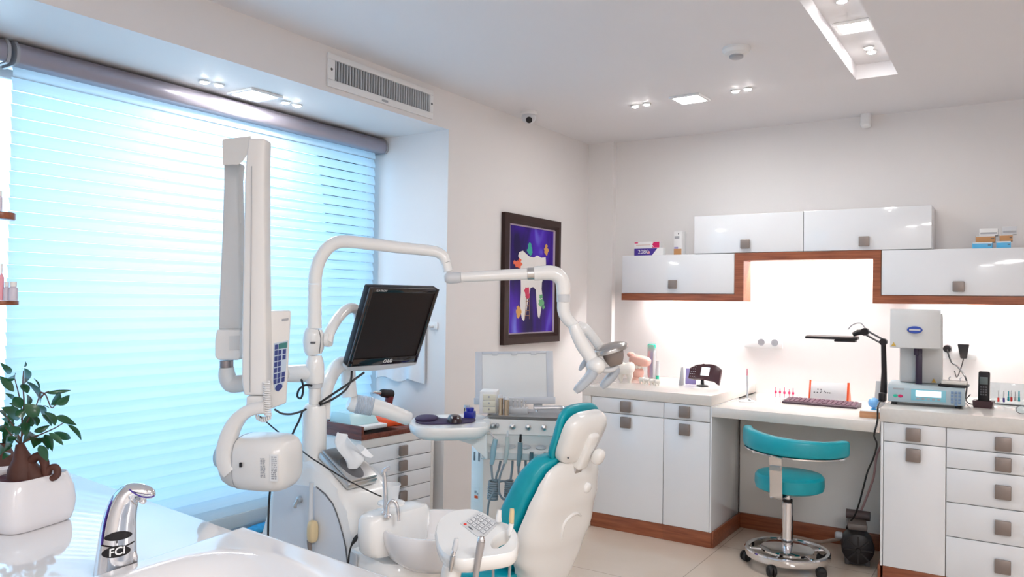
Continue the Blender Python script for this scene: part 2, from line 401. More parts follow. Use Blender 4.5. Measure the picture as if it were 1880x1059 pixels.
# air grille in the bulkhead
q0, q1 = hx(600, 95, XW), hx(793, 168, XW); q2 = hx(612, 117, XW); q3 = hx(787, 174, XW); q4 = hx(787, 203, XW)
vy0, vy1 = q0.y, q1.y; vz1 = (q0.z+q1.z)/2; gz1, gz0 = hx(700, 144, XW).z+.003, hx(700, 176, XW).z-.004
gy0, gy1 = hx(612, 130, XW).y, hx(787, 188, XW).y; vz0 = gz0-.035
t = thing('air_grille', 'white air-conditioning grille with vertical slats above the window soffit', 'air vent', (XW, (vy0+vy1)/2, vz0))
b = B()
b.box(XW+.0005, XW+.012, vy0, vy1, gz1, vz1, .003); b.box(XW+.0005, XW+.012, vy0, vy1, vz0, gz0, .003)
b.box(XW+.0005, XW+.012, vy0, gy0, gz0, gz1, .002); b.box(XW+.0005, XW+.012, gy1, vy1, gz0, gz1, .002); obj('frame', b, WHITEM, t)
b = B(); b.box(XW+.0004, XW+.0015, gy0, gy1, gz0, gz1); obj('backing', b, DARKG, t)
n = 38; dy = (gy1-gy0)/n
for i in range(n):
    y = gy0+dy*(i+.5); b = B(); b.box(XW+.0016, XW+.011, -.0022+y, .0022+y, gz0+.001, gz1-.001, 0)
    obj('slat', b, GREYP, t)
for y in ((vy0+gy0)/2, (vy1+gy1)/2):
    b = B(); T = M.Translation((XW+.012, y, (gz0+gz1)/2)) @ M.Rotation(R(90), 4, 'Y'); b.lathe([(0, 0), (.007, 0), (.005, .003), (0, .003)], T, 12); obj('screw', b, DARKG, t)
b = B(); b.box(XW+.012, XW+.0135, (vy0+vy1)/2-.022, (vy0+vy1)/2+.022, gz0-.026, gz0-.014); obj('maker_plate', b, GREYM, t)

# ------------------------------------------------------------------ framed picture on the left wall
a0, a1, a2, a3 = hx(920, 390, XW), hx(1022, 407, XW), hx(918, 632, XW), hx(1022, 627, XW)
py0, py1 = (a0.y+a2.y)/2, (a1.y+a3.y)/2; pz1, pz0 = (a0.z+a1.z)/2, (a2.z+a3.z)/2
t = thing('framed_painting', 'dark-framed violet painting of a white tooth with tiny coloured figures', 'painting', (XW, (py0+py1)/2, pz0))
FW_ = .062; X0 = XW+.001
b = B()
def fbar(b, y0, y1, z0, z1, y2, y3, z2, z3, h0, h1):
    """picture-frame ring with mitred profile"""
    o = [(y0, z0), (y1, z0), (y1, z1), (y0, z1)]; i = [(y2, z2), (y3, z2), (y3, z3), (y2, z3)]
    mid = [((p[0]+q[0]*2)/3, (p[1]+q[1]*2)/3) for p, q in zip(o, i)]
    R_ = [[V((X0, *p)) for p in o], [V((X0+h0, *p)) for p in o], [V((X0+h0+.008, *p)) for p in mid], [V((X0+h1, *p)) for p in i], [V((X0, *p)) for p in i]]
    b.rings(R_, closed=True)
fbar(b, py0, py1, pz0, pz1, py0+FW_, py1-FW_, pz0+FW_, pz1-FW_, .03, .022); obj('frame', b, DARKF, t, ang=20)
b = B(); e = FW_+.010; fbar(b, py0+FW_+.0002, py1-FW_-.0002, pz0+FW_+.0002, pz1-FW_-.0002, py0+e, py1-e, pz0+e, pz1-e, .015, .013); obj('inner_border', b, mat('lilac slip', (.62, .52, .60), .5), t, ang=20)
cy0, cy1, cz0, cz1 = py0+e, py1-e, pz0+e, pz1-e
def canvas_mat():
    m = bpy.data.materials.new('violet painted canvas'); m.use_nodes = True; nt = m.node_tree; n = nt.nodes; L = nt.links
    bs = n['Principled BSDF']; bs.inputs['Roughness'].default_value = .6; bs.inputs['Specular IOR Level'].default_value = .2
    tc = n.new('ShaderNodeTexCoord'); mp = n.new('ShaderNodeMapping'); mp.inputs['Rotation'].default_value = (R(35), 0, 0); mp.inputs['Scale'].default_value = (1, 3.2, 1.3)
    nz = n.new('ShaderNodeTexNoise'); nz.inputs['Scale'].default_value = 1.7; nz.inputs['Detail'].default_value = 2; nz.inputs['Distortion'].default_value = .4
    cr = n.new('ShaderNodeValToRGB'); cr.color_ramp.elements[0].color = (.012, .006, .06, 1); cr.color_ramp.elements[0].position = .32
    for ps, c in ((.47, (.035, .008, .22, 1)), (.60, (.07, .02, .42, 1)), (.72, (.20, .22, .75, 1))):
        x = cr.color_ramp.elements.new(ps); x.color = c
    cr.color_ramp.elements[-1].color = (.35, .45, .9, 1)
    L.new(tc.outputs['Object'], mp.inputs[0]); L.new(mp.outputs[0], nz.inputs['Vector']); L.new(nz.outputs['Fac'], cr.inputs[0]); L.new(cr.outputs[0], bs.inputs['Base Color'])
    return m
def art(u, v, k=1):  # picture coordinates 0..1 (u right, v down)
    return V((X0+.0085+.0006*k, cy0+(cy1-cy0)*u, cz1-(cz1-cz0)*v))
b = B(); b.box(X0, X0+.0085, cy0, cy1, cz0, cz1)
b.mats(1)                                                   # white tooth with two roots
tooth = [(.22, .245), (.30, .225), (.37, .25), (.45, .275), (.55, .28), (.62, .255), (.72, .275), (.82, .265), (.83, .33), (.80, .42), (.74, .52), (.735, .58), (.76, .66),
         (.74, .75), (.715, .83), (.69, .875), (.655, .85), (.63, .76), (.61, .66), (.60, .59), (.54, .565), (.48, .575), (.45, .64), (.42, .73), (.385, .83), (.345, .895), (.30, .87), (.27, .80),
         (.255, .72), (.27, .62), (.265, .52), (.25, .42), (.25, .33), (.20, .28)]
b.poly([art(u, v, 1) for u, v in tooth])
def blob(u, v, ru, rv, mi, k=2, nseg=14, wob=.22):
    b.mats(mi); b.poly([art(u+ru*math.cos(2*PI*i/nseg)*(1+wob*math.sin(i*2.4+u*9)), v+rv*math.sin(2*PI*i/nseg)*(1+wob*math.cos(i*1.7+v*7)), k) for i in range(nseg)])
blob(.455, .215, .062, .045, 2); blob(.45, .165, .04, .022, 2, 3); blob(.83, .20, .05, .045, 3); blob(.83, .155, .03, .02, 3, 3)
blob(.205, .36, .075, .034, 4); blob(.13, .345, .035, .02, 4, 3); blob(.235, .32, .03, .02, 4, 3)
blob(.40, .605, .055, .038, 5); blob(.42, .655, .05, .025, 5, 3); blob(.73, .715, .065, .038, 6); blob(.72, .655, .04, .022, 6, 3); blob(.78, .76, .03, .02, 6, 3)
blob(.225, .81, .055, .05, 3); blob(.21, .765, .03, .02, 3, 3)
b.mats(7)
for s_ in (0, 1):                                           # ladder
    u0, u1 = .40+.055*s_, .36+.10*s_
    b.poly([art(u0-.006, .66, 3), art(u0+.006, .66, 3), art(u1+.006, .875, 3), art(u1-.006, .875, 3)])
for k in range(4):
    v = .70+.045*k; b.poly([art(.375, v, 4), art(.46, v, 4), art(.46, v+.007, 4), art(.375, v+.007, 4)])
obj('canvas', b, [canvas_mat(), mat('painted white', (.78, .76, .74), .5), mat('painted jade', (.02, .36, .28), .5), mat('painted ochre', (.62, .32, .08), .5), mat('painted orange red', (.75, .13, .06), .5),
                  mat('painted crimson', (.60, .03, .10), .5), mat('painted green', (.10, .36, .16), .5), mat('painted brown', (.25, .11, .05), .5)], t, flat=True)

# ------------------------------------------------------------------ towel and hook on the window reveal
q = hy(797, 598, YREV)
t = thing('wall_hook', 'small white peg on the window reveal beside the monitor', 'hook', (q.x, YREV, q.z), 0, True)
b = B(); b.box(-.03, .03, -.012, 0, -.022, .022, .006); obj('plate', b, WHITEM, t)
b = B(); b.tube([(0, -.012, -.004), (0, -.04, -.006), (0, -.052, .006)], [.008, .007, .007], 10, 3); obj('peg', b, WHITEM, t)
tx_a, tx_b = hy(700, 690, YREV).x, hy(783, 690, YREV).x; tz0 = hy(760, 698, YREV).z; tz1 = hy(780, 582, YREV).z
b = B(); N = 26; rows = []
for i in range(13):
    s_ = i/12; z = tz1+(tz0-tz1)*s_; row = []
    for j in range(N+1):
        u = j/N; x = tx_a+(tx_b-tx_a)*u
        y = YREV-.028-.018*math.sin(u*9+.5)*s_-.012*math.cos(u*17)*s_
        row.append((x, y, z+(.012*math.sin(u*11)*(1 if i == 12 else .4))*s_))
    rows.append(row)
for off in (0, 1):
    pass
front = [[V(p) for p in r] for r in rows]; back = [[V((p[0], min(p[1]+.012, YREV-.001), p[2])) for p in r] for r in rows]
b.rings([f_+k_[::-1] for f_, k_ in zip(front, back)])
tag(obj('paper_towel', b, TOWELM, ang=60), 'white folded towel hanging on the window reveal behind the monitor', 'towel')

# ================================================================== WALL CABINETS
YU = 5.0
zt1, zt0 = (hy(1274, 395.6, YU).z+hy(1711, 377.5, YU).z)/2, hy(1274, 466, YU).z
zl1, zl0 = hy(1142, 472, YU).z, hy(1142, 538.3, YU).z; zw0 = hy(1142, 550.8, YU).z
xl0 = hy(1142, 500, YU).x; xi0, xo0 = hy(1348.4, 510, YU).x, hy(1365.5, 510, YU).x
xi1, xo1 = hy(1617.5, 520, YU).x, hy(1602.5, 520, YU).x
xt0, xtm, xt1 = hy(1274, 430, YU).x, hy(1475, 430, YU).x, hy(1711, 420, YU).x
KS = .066
def knob(parent, x, y, z, s=KS, axis='y', loc=False):
    b = B(); b.box(x-s/2, x+s/2, y-.024, y-.004, z-s/2, z+s/2, .004); b.box(x-.008, x+.008, y-.006, y+.001, z-.008, z+.008)
    return obj('knob', b, KNOBM, parent)
def wallcab(x0, x1, z0, z1, kx, kz, label):
    t = thing('wall_cabinet', label, 'cabinet', ((x0+x1)/2, (YU+YB)/2, z0), group='glossy white wall cabinets')
    b = B(); b.box(x0+.001, x1-.001, YU+.02, YB-.0005, z0, z1-.001, .002); obj('body', b, GLOSSW, t)
    b = B(); b.box(x0+.0015, x1-.0015, YU, YU+.0192, z0+.0015, z1-.0015, .0025); d = obj('door', b, GLOSSW, t)
    knob(d, kx, YU, kz, .058)
kz_ = hy(1369, 448, YU).z; kz2 = hy(1236, 522, YU).z
zwt = zl1-.002                                             # underside of upper cabinets = top of the pelmet
wallcab(xt0, xtm, zt0, zt1, hy(1369, 448, YU).x, hy(1369, 448, YU).z, 'upper white wall cabinet on the left of the raised pair')
wallcab(xtm, xt1, zt0, zt1, hy(1587, 443, YU).x, hy(1587, 443, YU).z, 'upper white wall cabinet on the right of the raised pair')
wallcab(xl0, xi0, zl0, zt0-.001, hy(1236, 522, YU).x, kz2, 'low white wall cabinet at the left end carrying toothpaste cartons')
wallcab(xi1, xi1+.78, zl0, zt0-.001, hy(1760, 526, YU).x, hy(1760, 526, YU).z, 'low white wall cabinet at the right picture edge')
# stepped wooden pelmet that runs under all of them
TW = .05
b = B(); yw1 = YU+.16
poly = [(xl0, zw0), (xo0, zw0), (xo0, zt0-TW), (xo1, zt0-TW), (xo1, zw0), (xi1+.78, zw0), (xi1+.78, zl0-.0008), (xi1-.0008, zl0-.0008), (xi1-.0008, zt0-.0008), (xi0+.0008, zt0-.0008), (xi0+.0008, zl0-.0008), (xl0, zl0-.0008)]
T = M(((1, 0, 0, 0), (0, 0, 1, 0), (0, 1, 0, 0), (0, 0, 0, 1)))
b.prism(poly, YU-.004, yw1, T)
tag(obj('cabinet_pelmet', b, WOOD), 'stepped walnut trim board running under the white wall cabinets', 'trim board')
def led(x0, x1, z, label, st=None):
    t = thing('led_strip', label, 'light strip', ((x0+x1)/2, YU+.2, z), 0, True, 'strip lights under the wall cabinets'); w = (x1-x0)/2
    b = B(); b.box(-w, w, -.012, .012, -.006, -.0005, .002); obj('channel', b, ALU, t)
    b = B(); b.box(-w+.006, w-.006, -.010, .010, -.0095, -.0062, .001); obj('diffuser', b, LED, t)
led(xl0+.18, xi0-.03, zl0, 'strip light under the low left wall cabinet')
led(xi0+.05, xi1-.05, zt0, 'strip light under the raised wall cabinets')
led(xi1+.25, xi1+.74, zl0, 'strip light under the low right wall cabinet')

# ------------------------------------------------------------------ cartons on top of the wall cabinets
zc0 = zt0-.001
def carton(name, x0, x1, y0, y1, z0, z1, m, label, marks=None, rz=0., cat='box', group=None):
    cx, cy = (x0+x1)/2, (y0+y1)/2
    t = thing(name, label, cat, (cx, cy, z0), rz, True, group)
    w, d, h = (x1-x0)/2, (y1-y0)/2, z1-z0
    b = B(); b.box(-w, w, -d, d, 0, h, .0015); obj('carton', b, m, t)
    if marks: marks(t, w, d, h)
    return t
FT = lambda x, y, z: M.Translation((x, y, z)) @ M.Rotation(R(90), 4, 'X')        # lettering facing -Y
def lab(t, name, m, x0, x1, d, z0, z1, skew=0.):
    b = B(); b.hexa([V(p) for p in ((x0, -d-.0006, z0), (x1, -d-.0006, z0), (x1, -d-.0001, z0), (x0, -d-.0001, z0), (x0, -d-.0006, z1), (x1+skew, -d-.0006, z1), (x1+skew, -d-.0001, z1), (x0, -d-.0001, z1))]); return obj(name, b, m, t, label_=None) if 0 else obj(name, b, m, t)
YT = 5.06
bx0, bx1 = hy(1164, 467, YT).x, hy(1217, 467, YT).x
def m1(t, w, d, h):
    lab(t, 'front_print', PURPLE, -w+.002, w*.25, d, .001, h-.002, .04)
    b = B(); b.text('2080', h*.78, FT(-w*.35, -d-.0009, h*.5), .0003); obj('lettering', b, WHITEM, t)
    b = B(); b.lathe([(0, 0), (.010, 0), (.010, .0004), (0, .0004)], M.Translation((w*.02, -d-.0008, h*.42)) @ M.Rotation(R(90), 4, 'X'), 14); obj('pink_roundel', b, PINK, t)
h1 = hy(1164, 456, YT).z-zc0
carton('toothpaste_carton', bx0, bx1, YT, YT+.05, zc0, zc0+h1, WHITEM, 'violet toothpaste carton lying under the white one', m1, 0, 'carton', 'cartons on the left wall cabinet')
def m2(t, w, d, h):
    lab(t, 'front_print', MAGENTA, w*.42, w*.97, d, .002, h-.002)
    b = B(); b.text('K', h*.9, FT(w*.40, -d-.0009, h*.5), .0003, fat=.0012); obj('lettering', b, WHITEM, t)
    lab(t, 'rule', CLAY, -w*.85, w*.25, d, h*.45, h*.53); lab(t, 'corner_print', MAGENTA, -w*.97, -w*.7, d, h*.78, h*.95)
bx2 = hy(1211, 450, YT).x; h2 = hy(1164, 444.5, YT).z-zc0
carton('toothpaste_carton', bx0+.0, bx2, YT+.002, YT+.048, zc0+h1+.0004, zc0+h2, WHITEM, 'white toothpaste carton with crimson end lying on the violet one', m2, 0, 'carton', 'cartons on the left wall cabinet')
cx0, cx1 = hy(1236.5, 467, YT).x, hy(1254.5, 467, YT).x; h3 = hy(1245, 424.5, YT).z-zc0
def m3(t, w, d, h):
    lab(t, 'base_print', TANB, -w+.001, w-.001, d, .001, h*.26); lab(t, 'blue_band', PURP2, -w+.003, w*.1, d, h*.27, h*.34)
    lab(t, 'grey_print', GREYM, -w*.8, w*.4, d, h*.68, h*.80)
    b = B(); b.prism([(-.006, h*.93), (.006, h*.93), (0, h*.83)], 0, .0005, M(((1, 0, 0, w*.2), (0, 0, -1, -d-.0001), (0, 1, 0, 0), (0, 0, 0, 1)))); obj('flap_mark', b, DARKG, t)
carton('tall_carton', cx0+.004, cx1-.004, YT, YT+.055, zc0, zc0+h3, WHITEM, 'tall upright white carton with tan base on left wall cabinet', m3, R(-12), 'carton')
YT2 = 5.04
for (pa, pb, za, zb2, m, mk, l) in ((1785, 1822, 458, 444, SKYB, None, 'blue carton at the bottom left of the right-hand pile'), (1829, 1856, 459, 443, SKYB, None, 'blue carton at the bottom right of the right-hand pile'),
                                (1791, 1827, 443.5, 432, TANB, None, 'tan carton in the middle left of the right-hand pile'), (1835, 1859, 442.5, 431, TANB, None, 'amber carton in the middle right of the right-hand pile'),
                                (1798, 1832, 431.5, 419, WHITEM, None, 'white carton on top left of the right-hand pile'), (1840, 1867, 430.5, 416.5, GREYP, None, 'silver grey carton on top right of the right-hand pile')):
    x0, x1 = hy(pa, 450, YT2).x, hy(pb, 450, YT2).x; s0, s1 = hy(1825, za, YT2).z, hy(1825, zb2, YT2).z
    if za > 455: s0 = zc0
    base = globals().setdefault('_pile', {}); lv = 0 if za > 455 else (1 if za > 440 else 2); col_ = 0 if pa < 1810 else 1
    s0 = zc0 if lv == 0 else base[(lv-1, col_)]+.0004; base[(lv, col_)] = s1
    def mk_(t, w, d, h, m=m, lv=lv):
        if lv == 2: lab(t, 'front_print', GREYM, -w*.9, w*.9, d, h*.2, h*.45)
        else: lab(t, 'front_print', WHITEM, -w*.97, w*.97, d, h*(.86 if lv else .80), h*.99); lab(t, 'dark_corner', DARKG, w*.55, w*.9, d, h*.45, h*.6)
    carton('carton', x0, x1, YT2, YT2+.07, s0, s1, m, l, mk_, 0, 'carton', 'cartons piled on the right wall cabinet')

# ================================================================== COUNTERS AND BASE CABINETS
YC = 4.356
zA, zD = .869, .8065
xA0, xA1, xB1 = -2.304, -1.470, -.594
HH = .059
YK = YB-.0008
b = B(); b.box(xA0, xA1, YC, YK, zA-HH, zA, .003); b.box(xA0, xA0+.062, YC+.001, YK, 0, zA-HH-.0002, .002)
tag(obj('worktop', b, STONE), 'cream stone worktop on the left carrying phone and teeth models', 'worktop')
b = B(); b.box(xA1+.0006, xB1-.0006, YC+.002, YK, zD-.056, zD, .003); tag(obj('worktop', b, STONE), 'lower cream stone desk top with the keyboard', 'worktop')
zR = .878
b = B(); b.box(xB1, 1.35, YC, YK, zR-.069, zR, .003); tag(obj('worktop', b, STONE), 'cream stone worktop on the right under the furnace', 'worktop')
YFc = YC+.008                                               # cabinet front plane
def base_cab(x0, x1, fronts, label, panel=None, ztop=None, pb=.093):
    """fronts: (kind, z0, z1, knob_x, knob_z)"""
    t = thing('base_cabinet', label, 'cabinet', ((x0+x1)/2, YFc+.3, 0), group='glossy white base cabinets')
    ztop = ztop or zA-HH
    b = B(); b.box(x0, x1, YFc+.019, 4.88, pb, ztop-.0008, .001)
    obj('body', b, CARC, t)
    if panel:
        b = B(); b.box(panel[0], panel[1], YFc+.001, 4.88, pb, ztop-.0008, .0015); obj('side_panel', b, GLOSSW, t)
    for kind, z0, z1, kx, kz in fronts:
        b = B(); b.box(x0+.002, x1-.002, YFc, YFc+.0185, z0+.002, z1-.002, .0022); d = obj(kind, b, GLOSSW, t)
        knob(d, kx, YFc, kz)
    b = B(); b.box(x0, (panel[1] if panel and panel[1] > x1 else x1), YFc+.006, 4.86, 0, pb-.0005, .001); obj('plinth', b, WOOD, t)
def HY(x, y): return hy(x, y, YFc)
xm = HY(1218, 800).x; xe = HY(1303.5, 800).x; zl = (HY(1095, 756).z+HY(1302, 774.7).z)/2
pz = (HY(1089, 939).z+HY(1305, 979.5).z)/2
base_cab(xA0+.064, xm, [('drawer', zl, zA-HH-.001, HY(1150, 746).x, HY(1150, 746).z), ('door', pz, zl, HY(1150, 775).x, HY(1150, 775).z)], 'wide white base cabinet left of the desk, nearest the dental chair', pb=pz)
base_cab(xm, xe, [('drawer', zl, zA-HH-.001, HY(1258, 756).x, HY(1258, 756).z), ('door', pz, zl, HY(1258, 788).x, HY(1258, 788).z)], 'narrow white base cabinet directly left of the desk knee space', (xe+.0005, xA1), pb=pz)
xr0, xr1 = HY(1621, 900).x, HY(1736.5, 900).x; zr = (HY(1622, 810).z+HY(1735, 820).z)/2; zrt = zR-.069
pzr = HY(1618, 1038).z
base_cab(xr0, xr1, [('drawer', zr, zrt-.001, HY(1677, 797.5).x, HY(1677, 797.5).z), ('door', pzr, zr, HY(1677, 835).x, HY(1677, 835).z)], 'white base cabinet with one drawer over a door, right of the desk', (xB1+.004, xr0-.0005), zrt, pzr)
zz = [zrt-.001]+[HY(1740, y).z for y in (821.6, 858.7, 921.1, 984)]+[pzr]
fr = [('drawer', zz[i+1], zz[i], HY(1842, 815).x, HY(x, y).z) for i, (x, y) in enumerate(((1844, 815), (1842, 852), (1841, 903), (1841, 968), (1840, 1039)))]
base_cab(xr1, 2*fr[0][3]-xr1, fr, 'white base cabinet with five stacked drawers at the right picture edge', None, zrt, pzr)
# knee space: back panel and skirting
b = B(); b.box(xA1+.0008, xB1+.003, 4.905, 4.93, 0, zD-.057); obj_ = tag(obj('knee_panel', b, CARC), 'plain white panel closing the back of the desk knee space', 'panel')
b = B(); b.box(xA1+.0008, xB1+.003, 4.888, 4.904, 0, .092, .002); struct('baseboard_back', b, WOOD)
b = B(); b.box(xA1+.0005, xA1+.012, YFc+.01, 4.887, 0, .092, .002); struct('baseboard_left', b, WOOD)
b = B(); b.box(xB1-.0095, xB1+.0035, YFc+.02, 4.887, 0, pzr-.002, .002); struct('baseboard_right', b, WOOD)

# ------------------------------------------------------------------ sockets, plugs and adaptor on the back wall
q = hy(1402, 628, YB); t = thing('wall_socket', 'long white wall outlet strip with two round sockets behind the desk', 'socket', (q.x, YB, q.z), 0, True)
b = B(); b.box(-.125, .125, -.012, 0, -.038, .038, .004); obj('plate', b, WHITEM, t)
for x in (-.012, .075):
    b = B(); T = M.Translation((x, -.0122, 0)) @ M.Rotation(R(90), 4, 'X'); b.lathe([(0, 0), (.023, 0), (.023, .003), (.019, .003), (.018, -.004), (0, -.004)], T, 20)
    for dx in (-.009, .009): b.lathe([(0, -.003), (.003, -.003), (.003, -.0035), (0, -.0035)], T @ M.Translation((dx, 0, .001)), 8)
    obj('outlet', b, GREYM, t)
q = hy(1757, 648, YB); t = thing('wall_socket', 'white wall outlet strip holding two black plugs beside the furnace', 'socket', (q.x, YB, q.z), 0, True)
b = B(); b.box(-.10, .10, -.012, 0, -.035, .035, .004); obj('plate', b, WHITEM, t)
q = hy(1739, 640, YB-.03); t = thing('power_plug', 'round black plug left of the other, cable hanging from it', 'plug', (q.x, YB-.03, q.z))
b = B(); b.cyl((q.x, YB-.0125, q.z), (q.x, YB-.05, q.z), .024, .020); obj('body', b, BLACK, t)
b = B(); e1 = hy(1757, 672, YB-.1); e2 = hy(1771, 690, YB-.2); e3 = hz(1772, 706, .99); e3 = V((e2.x+.005, e2.y-.02, .885))
b.tube([(q.x, YB-.05, q.z-.005), e1+V((-.03, .03, .02)), e1, e2, e2+V((.012, -.01, -.05)), e3], .0045, 8, 5); obj('cable', b, CABLEB, t)
q = hy(1769, 641, YB-.03); t = thing('power_adaptor', 'square black power adaptor in the right-hand outlet beside the furnace', 'plug', (q.x, YB-.03, q.z))
b = B(); b.hexa([q+V(p) for p in ((-.016, .0, -.055), (.016, 0, -.055), (.016, .0175, -.055), (-.016, .0175, -.055), (-.030, -.03, .03), (.030, -.03, .03), (.030, .0175, .03), (-.030, .0175, .03))]); b.bevel(b.bm.faces[:], .005); obj('body', b, BLACK, t)
b = B(); b.tube([q+V((0, .008, -.055)), q+V((-.012, -.02, -.11)), q+V((-.03, -.05, -.16)), V((q.x-.035, q.y-.16, 1.035)), ], .003, 7, 5); obj('cable', b, CABLEB, t)

# ------------------------------------------------------------------ things on the left worktop
def tooth_model(c, s, rz, label, m=TOOTHM, name='tooth_model', group='small tooth models'):
    """molar: four-cusped crown over two tapering roots"""
    t = thing(name, label, 'model', (c[0], c[1], c[2]), rz, True, group)
    b = B(); NU = 24; Rr = []
    for k in range(11):
        u = k/10; z = s*(.42+.58*u); w = s*(.36+.14*math.sin(PI*min(1, u*1.15)*.75)) if u < .86 else s*(.47-.9*(u-.86))
        ring = []
        for j in range(NU):
            a = 2*PI*j/NU; sq = 1/((abs(math.cos(a))**3+abs(math.sin(a))**3)**(1/3))
            ring.append(V((w*sq*math.cos(a), w*.85*sq*math.sin(a), z+(s*.05*math.cos(4*a+PI) if u > .8 else 0))))
        Rr.append(ring)
    b.rings(Rr)
    obj('crown', b, m, t)
    b = B()
    for dx in (-1, 1): b.tube([(dx*s*.20, 0, s*.46), (dx*s*.25, 0, s*.25), (dx*s*.23, 0, .0)], [s*.20, s*.15, s*.07], 12, 4)
    obj('roots', b, m, t); return t
dL = 4.70
q = V((hy(1148, 700, 4.75).x, 4.75, zA)); tooth_model(q, .125, R(10), 'large white molar model on the left worktop behind the lamp', group=None)
# plaster jaw with a figure on top
q = V((hy(1167, 700, 4.95).x, 4.95, zA)); t = thing('dental_cast', 'pink plaster head-shaped jaw cast with open mouth beside the molar model', 'model', q, R(10), True)
b = B(); b.sell((0, 0, .045), .055, .05, .045, .8, .8); b.lathe([(0, .0), (.05, 0), (.045, .02), (0, .02)], seg=20); obj('lower_jaw', b, CLAY, t)
b = B(); b.sell((.012, -.006, .133), .075, .06, .036, .7, .8, M.Rotation(R(8), 4, 'Y')); b.sell((-.035, 0, .168), .028, .028, .018); b.tube([(-.02, .03, .06), (-.022, .034, .12)], .02, 10); obj('upper_jaw', b, CLAY, t)
b = B()
for k in range(7):
    a = R(-160+k*23); b.sell((.046*math.cos(a), .044*math.sin(a), .090), .009, .008, .013, .6, .8, nu=10, nv=8)
obj('teeth', b, TOOTHM, t)
sm = [(1178, 697, 4.72), (1187, 697.5, 4.70), (1197, 699, 4.68), (1206, 700, 4.66)]
for k, (x, y, yy) in enumerate(sm):
    q = V((hy(x, y, yy).x, yy, zA)); tooth_model(q, .040, R(15*k), ['tiny tooth model first in the row beside the jaw cast', 'tiny tooth model second in the row from the jaw cast', 'tiny tooth model third in the row, before the toothpaste', 'tiny tooth model last in the row, in front of the toothpaste'][k])
q = V((hy(1197, 690, 5.1).x, 5.1, zA)); t = thing('toothbrush_pack', 'upright clear pack of red and blue toothbrushes with green top', 'pack', q, 0, True)
b = B(); b.box(-.032, .032, -.002, .0, .0, .25, .001); obj('backing_card', b, WHITEM, t)
b = B(); b.sell((0, -.016, .12), .030, .013, .115, .4, .5); obj('blister', b, MILKY, t)
b = B(); b.box(-.030, .030, -.022, -.0022, .205, .238, .008); obj('header', b, GRNP, t)
for dx, m in ((-.018, REDP), (.0, BLUEP), (.017, GREYP)):
    b = B(); b.tube([(dx, -.014, .01), (dx, -.016, .10), (dx, -.014, .19)], [.005, .006, .004], 8, 3); obj('toothbrush', b, m, t)
q = V((hy(1207, 690, 5.02).x, 5.02, zA)); t = thing('small_tube', 'slim pale green tube standing right of the toothbrush pack', 'tube', q, 0, True)
b = B(); b.lathe([(0, 0), (.012, 0), (.012, .03), (0, .03)], seg=14); obj('cap', b, GRNP, t)
b = B(); b.rings([[V((.013*math.cos(2*PI*j/14), .013*(1-.85*u)*math.sin(2*PI*j/14), .03+.1*u)) for j in range(14)] for u in (0, .5, 1)]); obj('tube_body', b, GREYP, t)
# desk phone
yP = 4.83; q = V((hy(1295, 705, yP).x, yP, zA)); t = thing('desk_phone', 'dark console phone with lit screen and speaker dots, tilted on its stand', 'phone', q, R(-4), True)
Tt = M.Translation((0, 0, .085)) @ M.Rotation(R(-24), 4, 'X')
prof = []
for i in range(13):
    u = -1+2*i/12; prof.append((.105*u, .058-.030*abs(u)**3-(.004 if u < 0 else 0)))
poly_ = [(-.105, -.045), (-.06, -.05), (.0, -.040), (.06, -.046), (.090, -.072), (.105, -.075)]+[(p[0], p[1]) for p in prof[::-1]]
b = B(); b.prism(poly_, -.012, .012, Tt @ M.Rotation(R(90), 4, 'X'), .004); obj('body', b, mat('wine black plastic', (.045, .012, .018), .3, coat=.3), t)
b = B(); b.box(-.026, .030, -.0135, -.0122, -.022, .034, .001, Tt); obj('screen', b, LCDM, t)
b = B()
for i in range(3):
    for k in range(5): b.box(-.092+.013*i-.002, -.092+.013*i+.002, -.0135, -.0121, -.034+.017*k, -.030+.017*k, 0, Tt)
obj('buttons', b, GREYP, t)
b = B(); b.lathe([(0, 0), (.040, 0), (.036, .008), (.012, .012), (.010, .05), (0, .05)], M.Translation((-.02, .0, 0)), 20, 1, .8); obj('foot', b, BLACK, t)
yq = 4.93; q = V((hy(1268, 697, yq).x, yq, zA)); t = thing('card_holder', 'small lilac card standing behind the desk phone', 'card', q, R(8), True)
b = B(); b.box(-.035, .035, -.002, .002, 0, .1, .001, M.Rotation(R(-10), 4, 'X')); obj('card', b, PURP2, t)
b = B(); b.box(-.03, .03, -.005, .02, 0, .006, .001); obj('foot', b, PURP2, t)
yq = 4.80; q = V((hy(1251.5, 703, yq).x, yq, zA)); t = thing('paper_wedge', 'thin grey folded card wedge left of the desk phone', 'card', q, R(0), True)
b = B(); b.rings([[V((-.014, -.02, 0)), V((.008, -.02, 0)), V((.008, .02, 0)), V((-.014, .02, 0))], [V((.001, -.016, .115)), V((.003, -.016, .115)), V((.003, .016, .115)), V((.001, .016, .115))]]); obj('folded_card', b, GREYM, t)

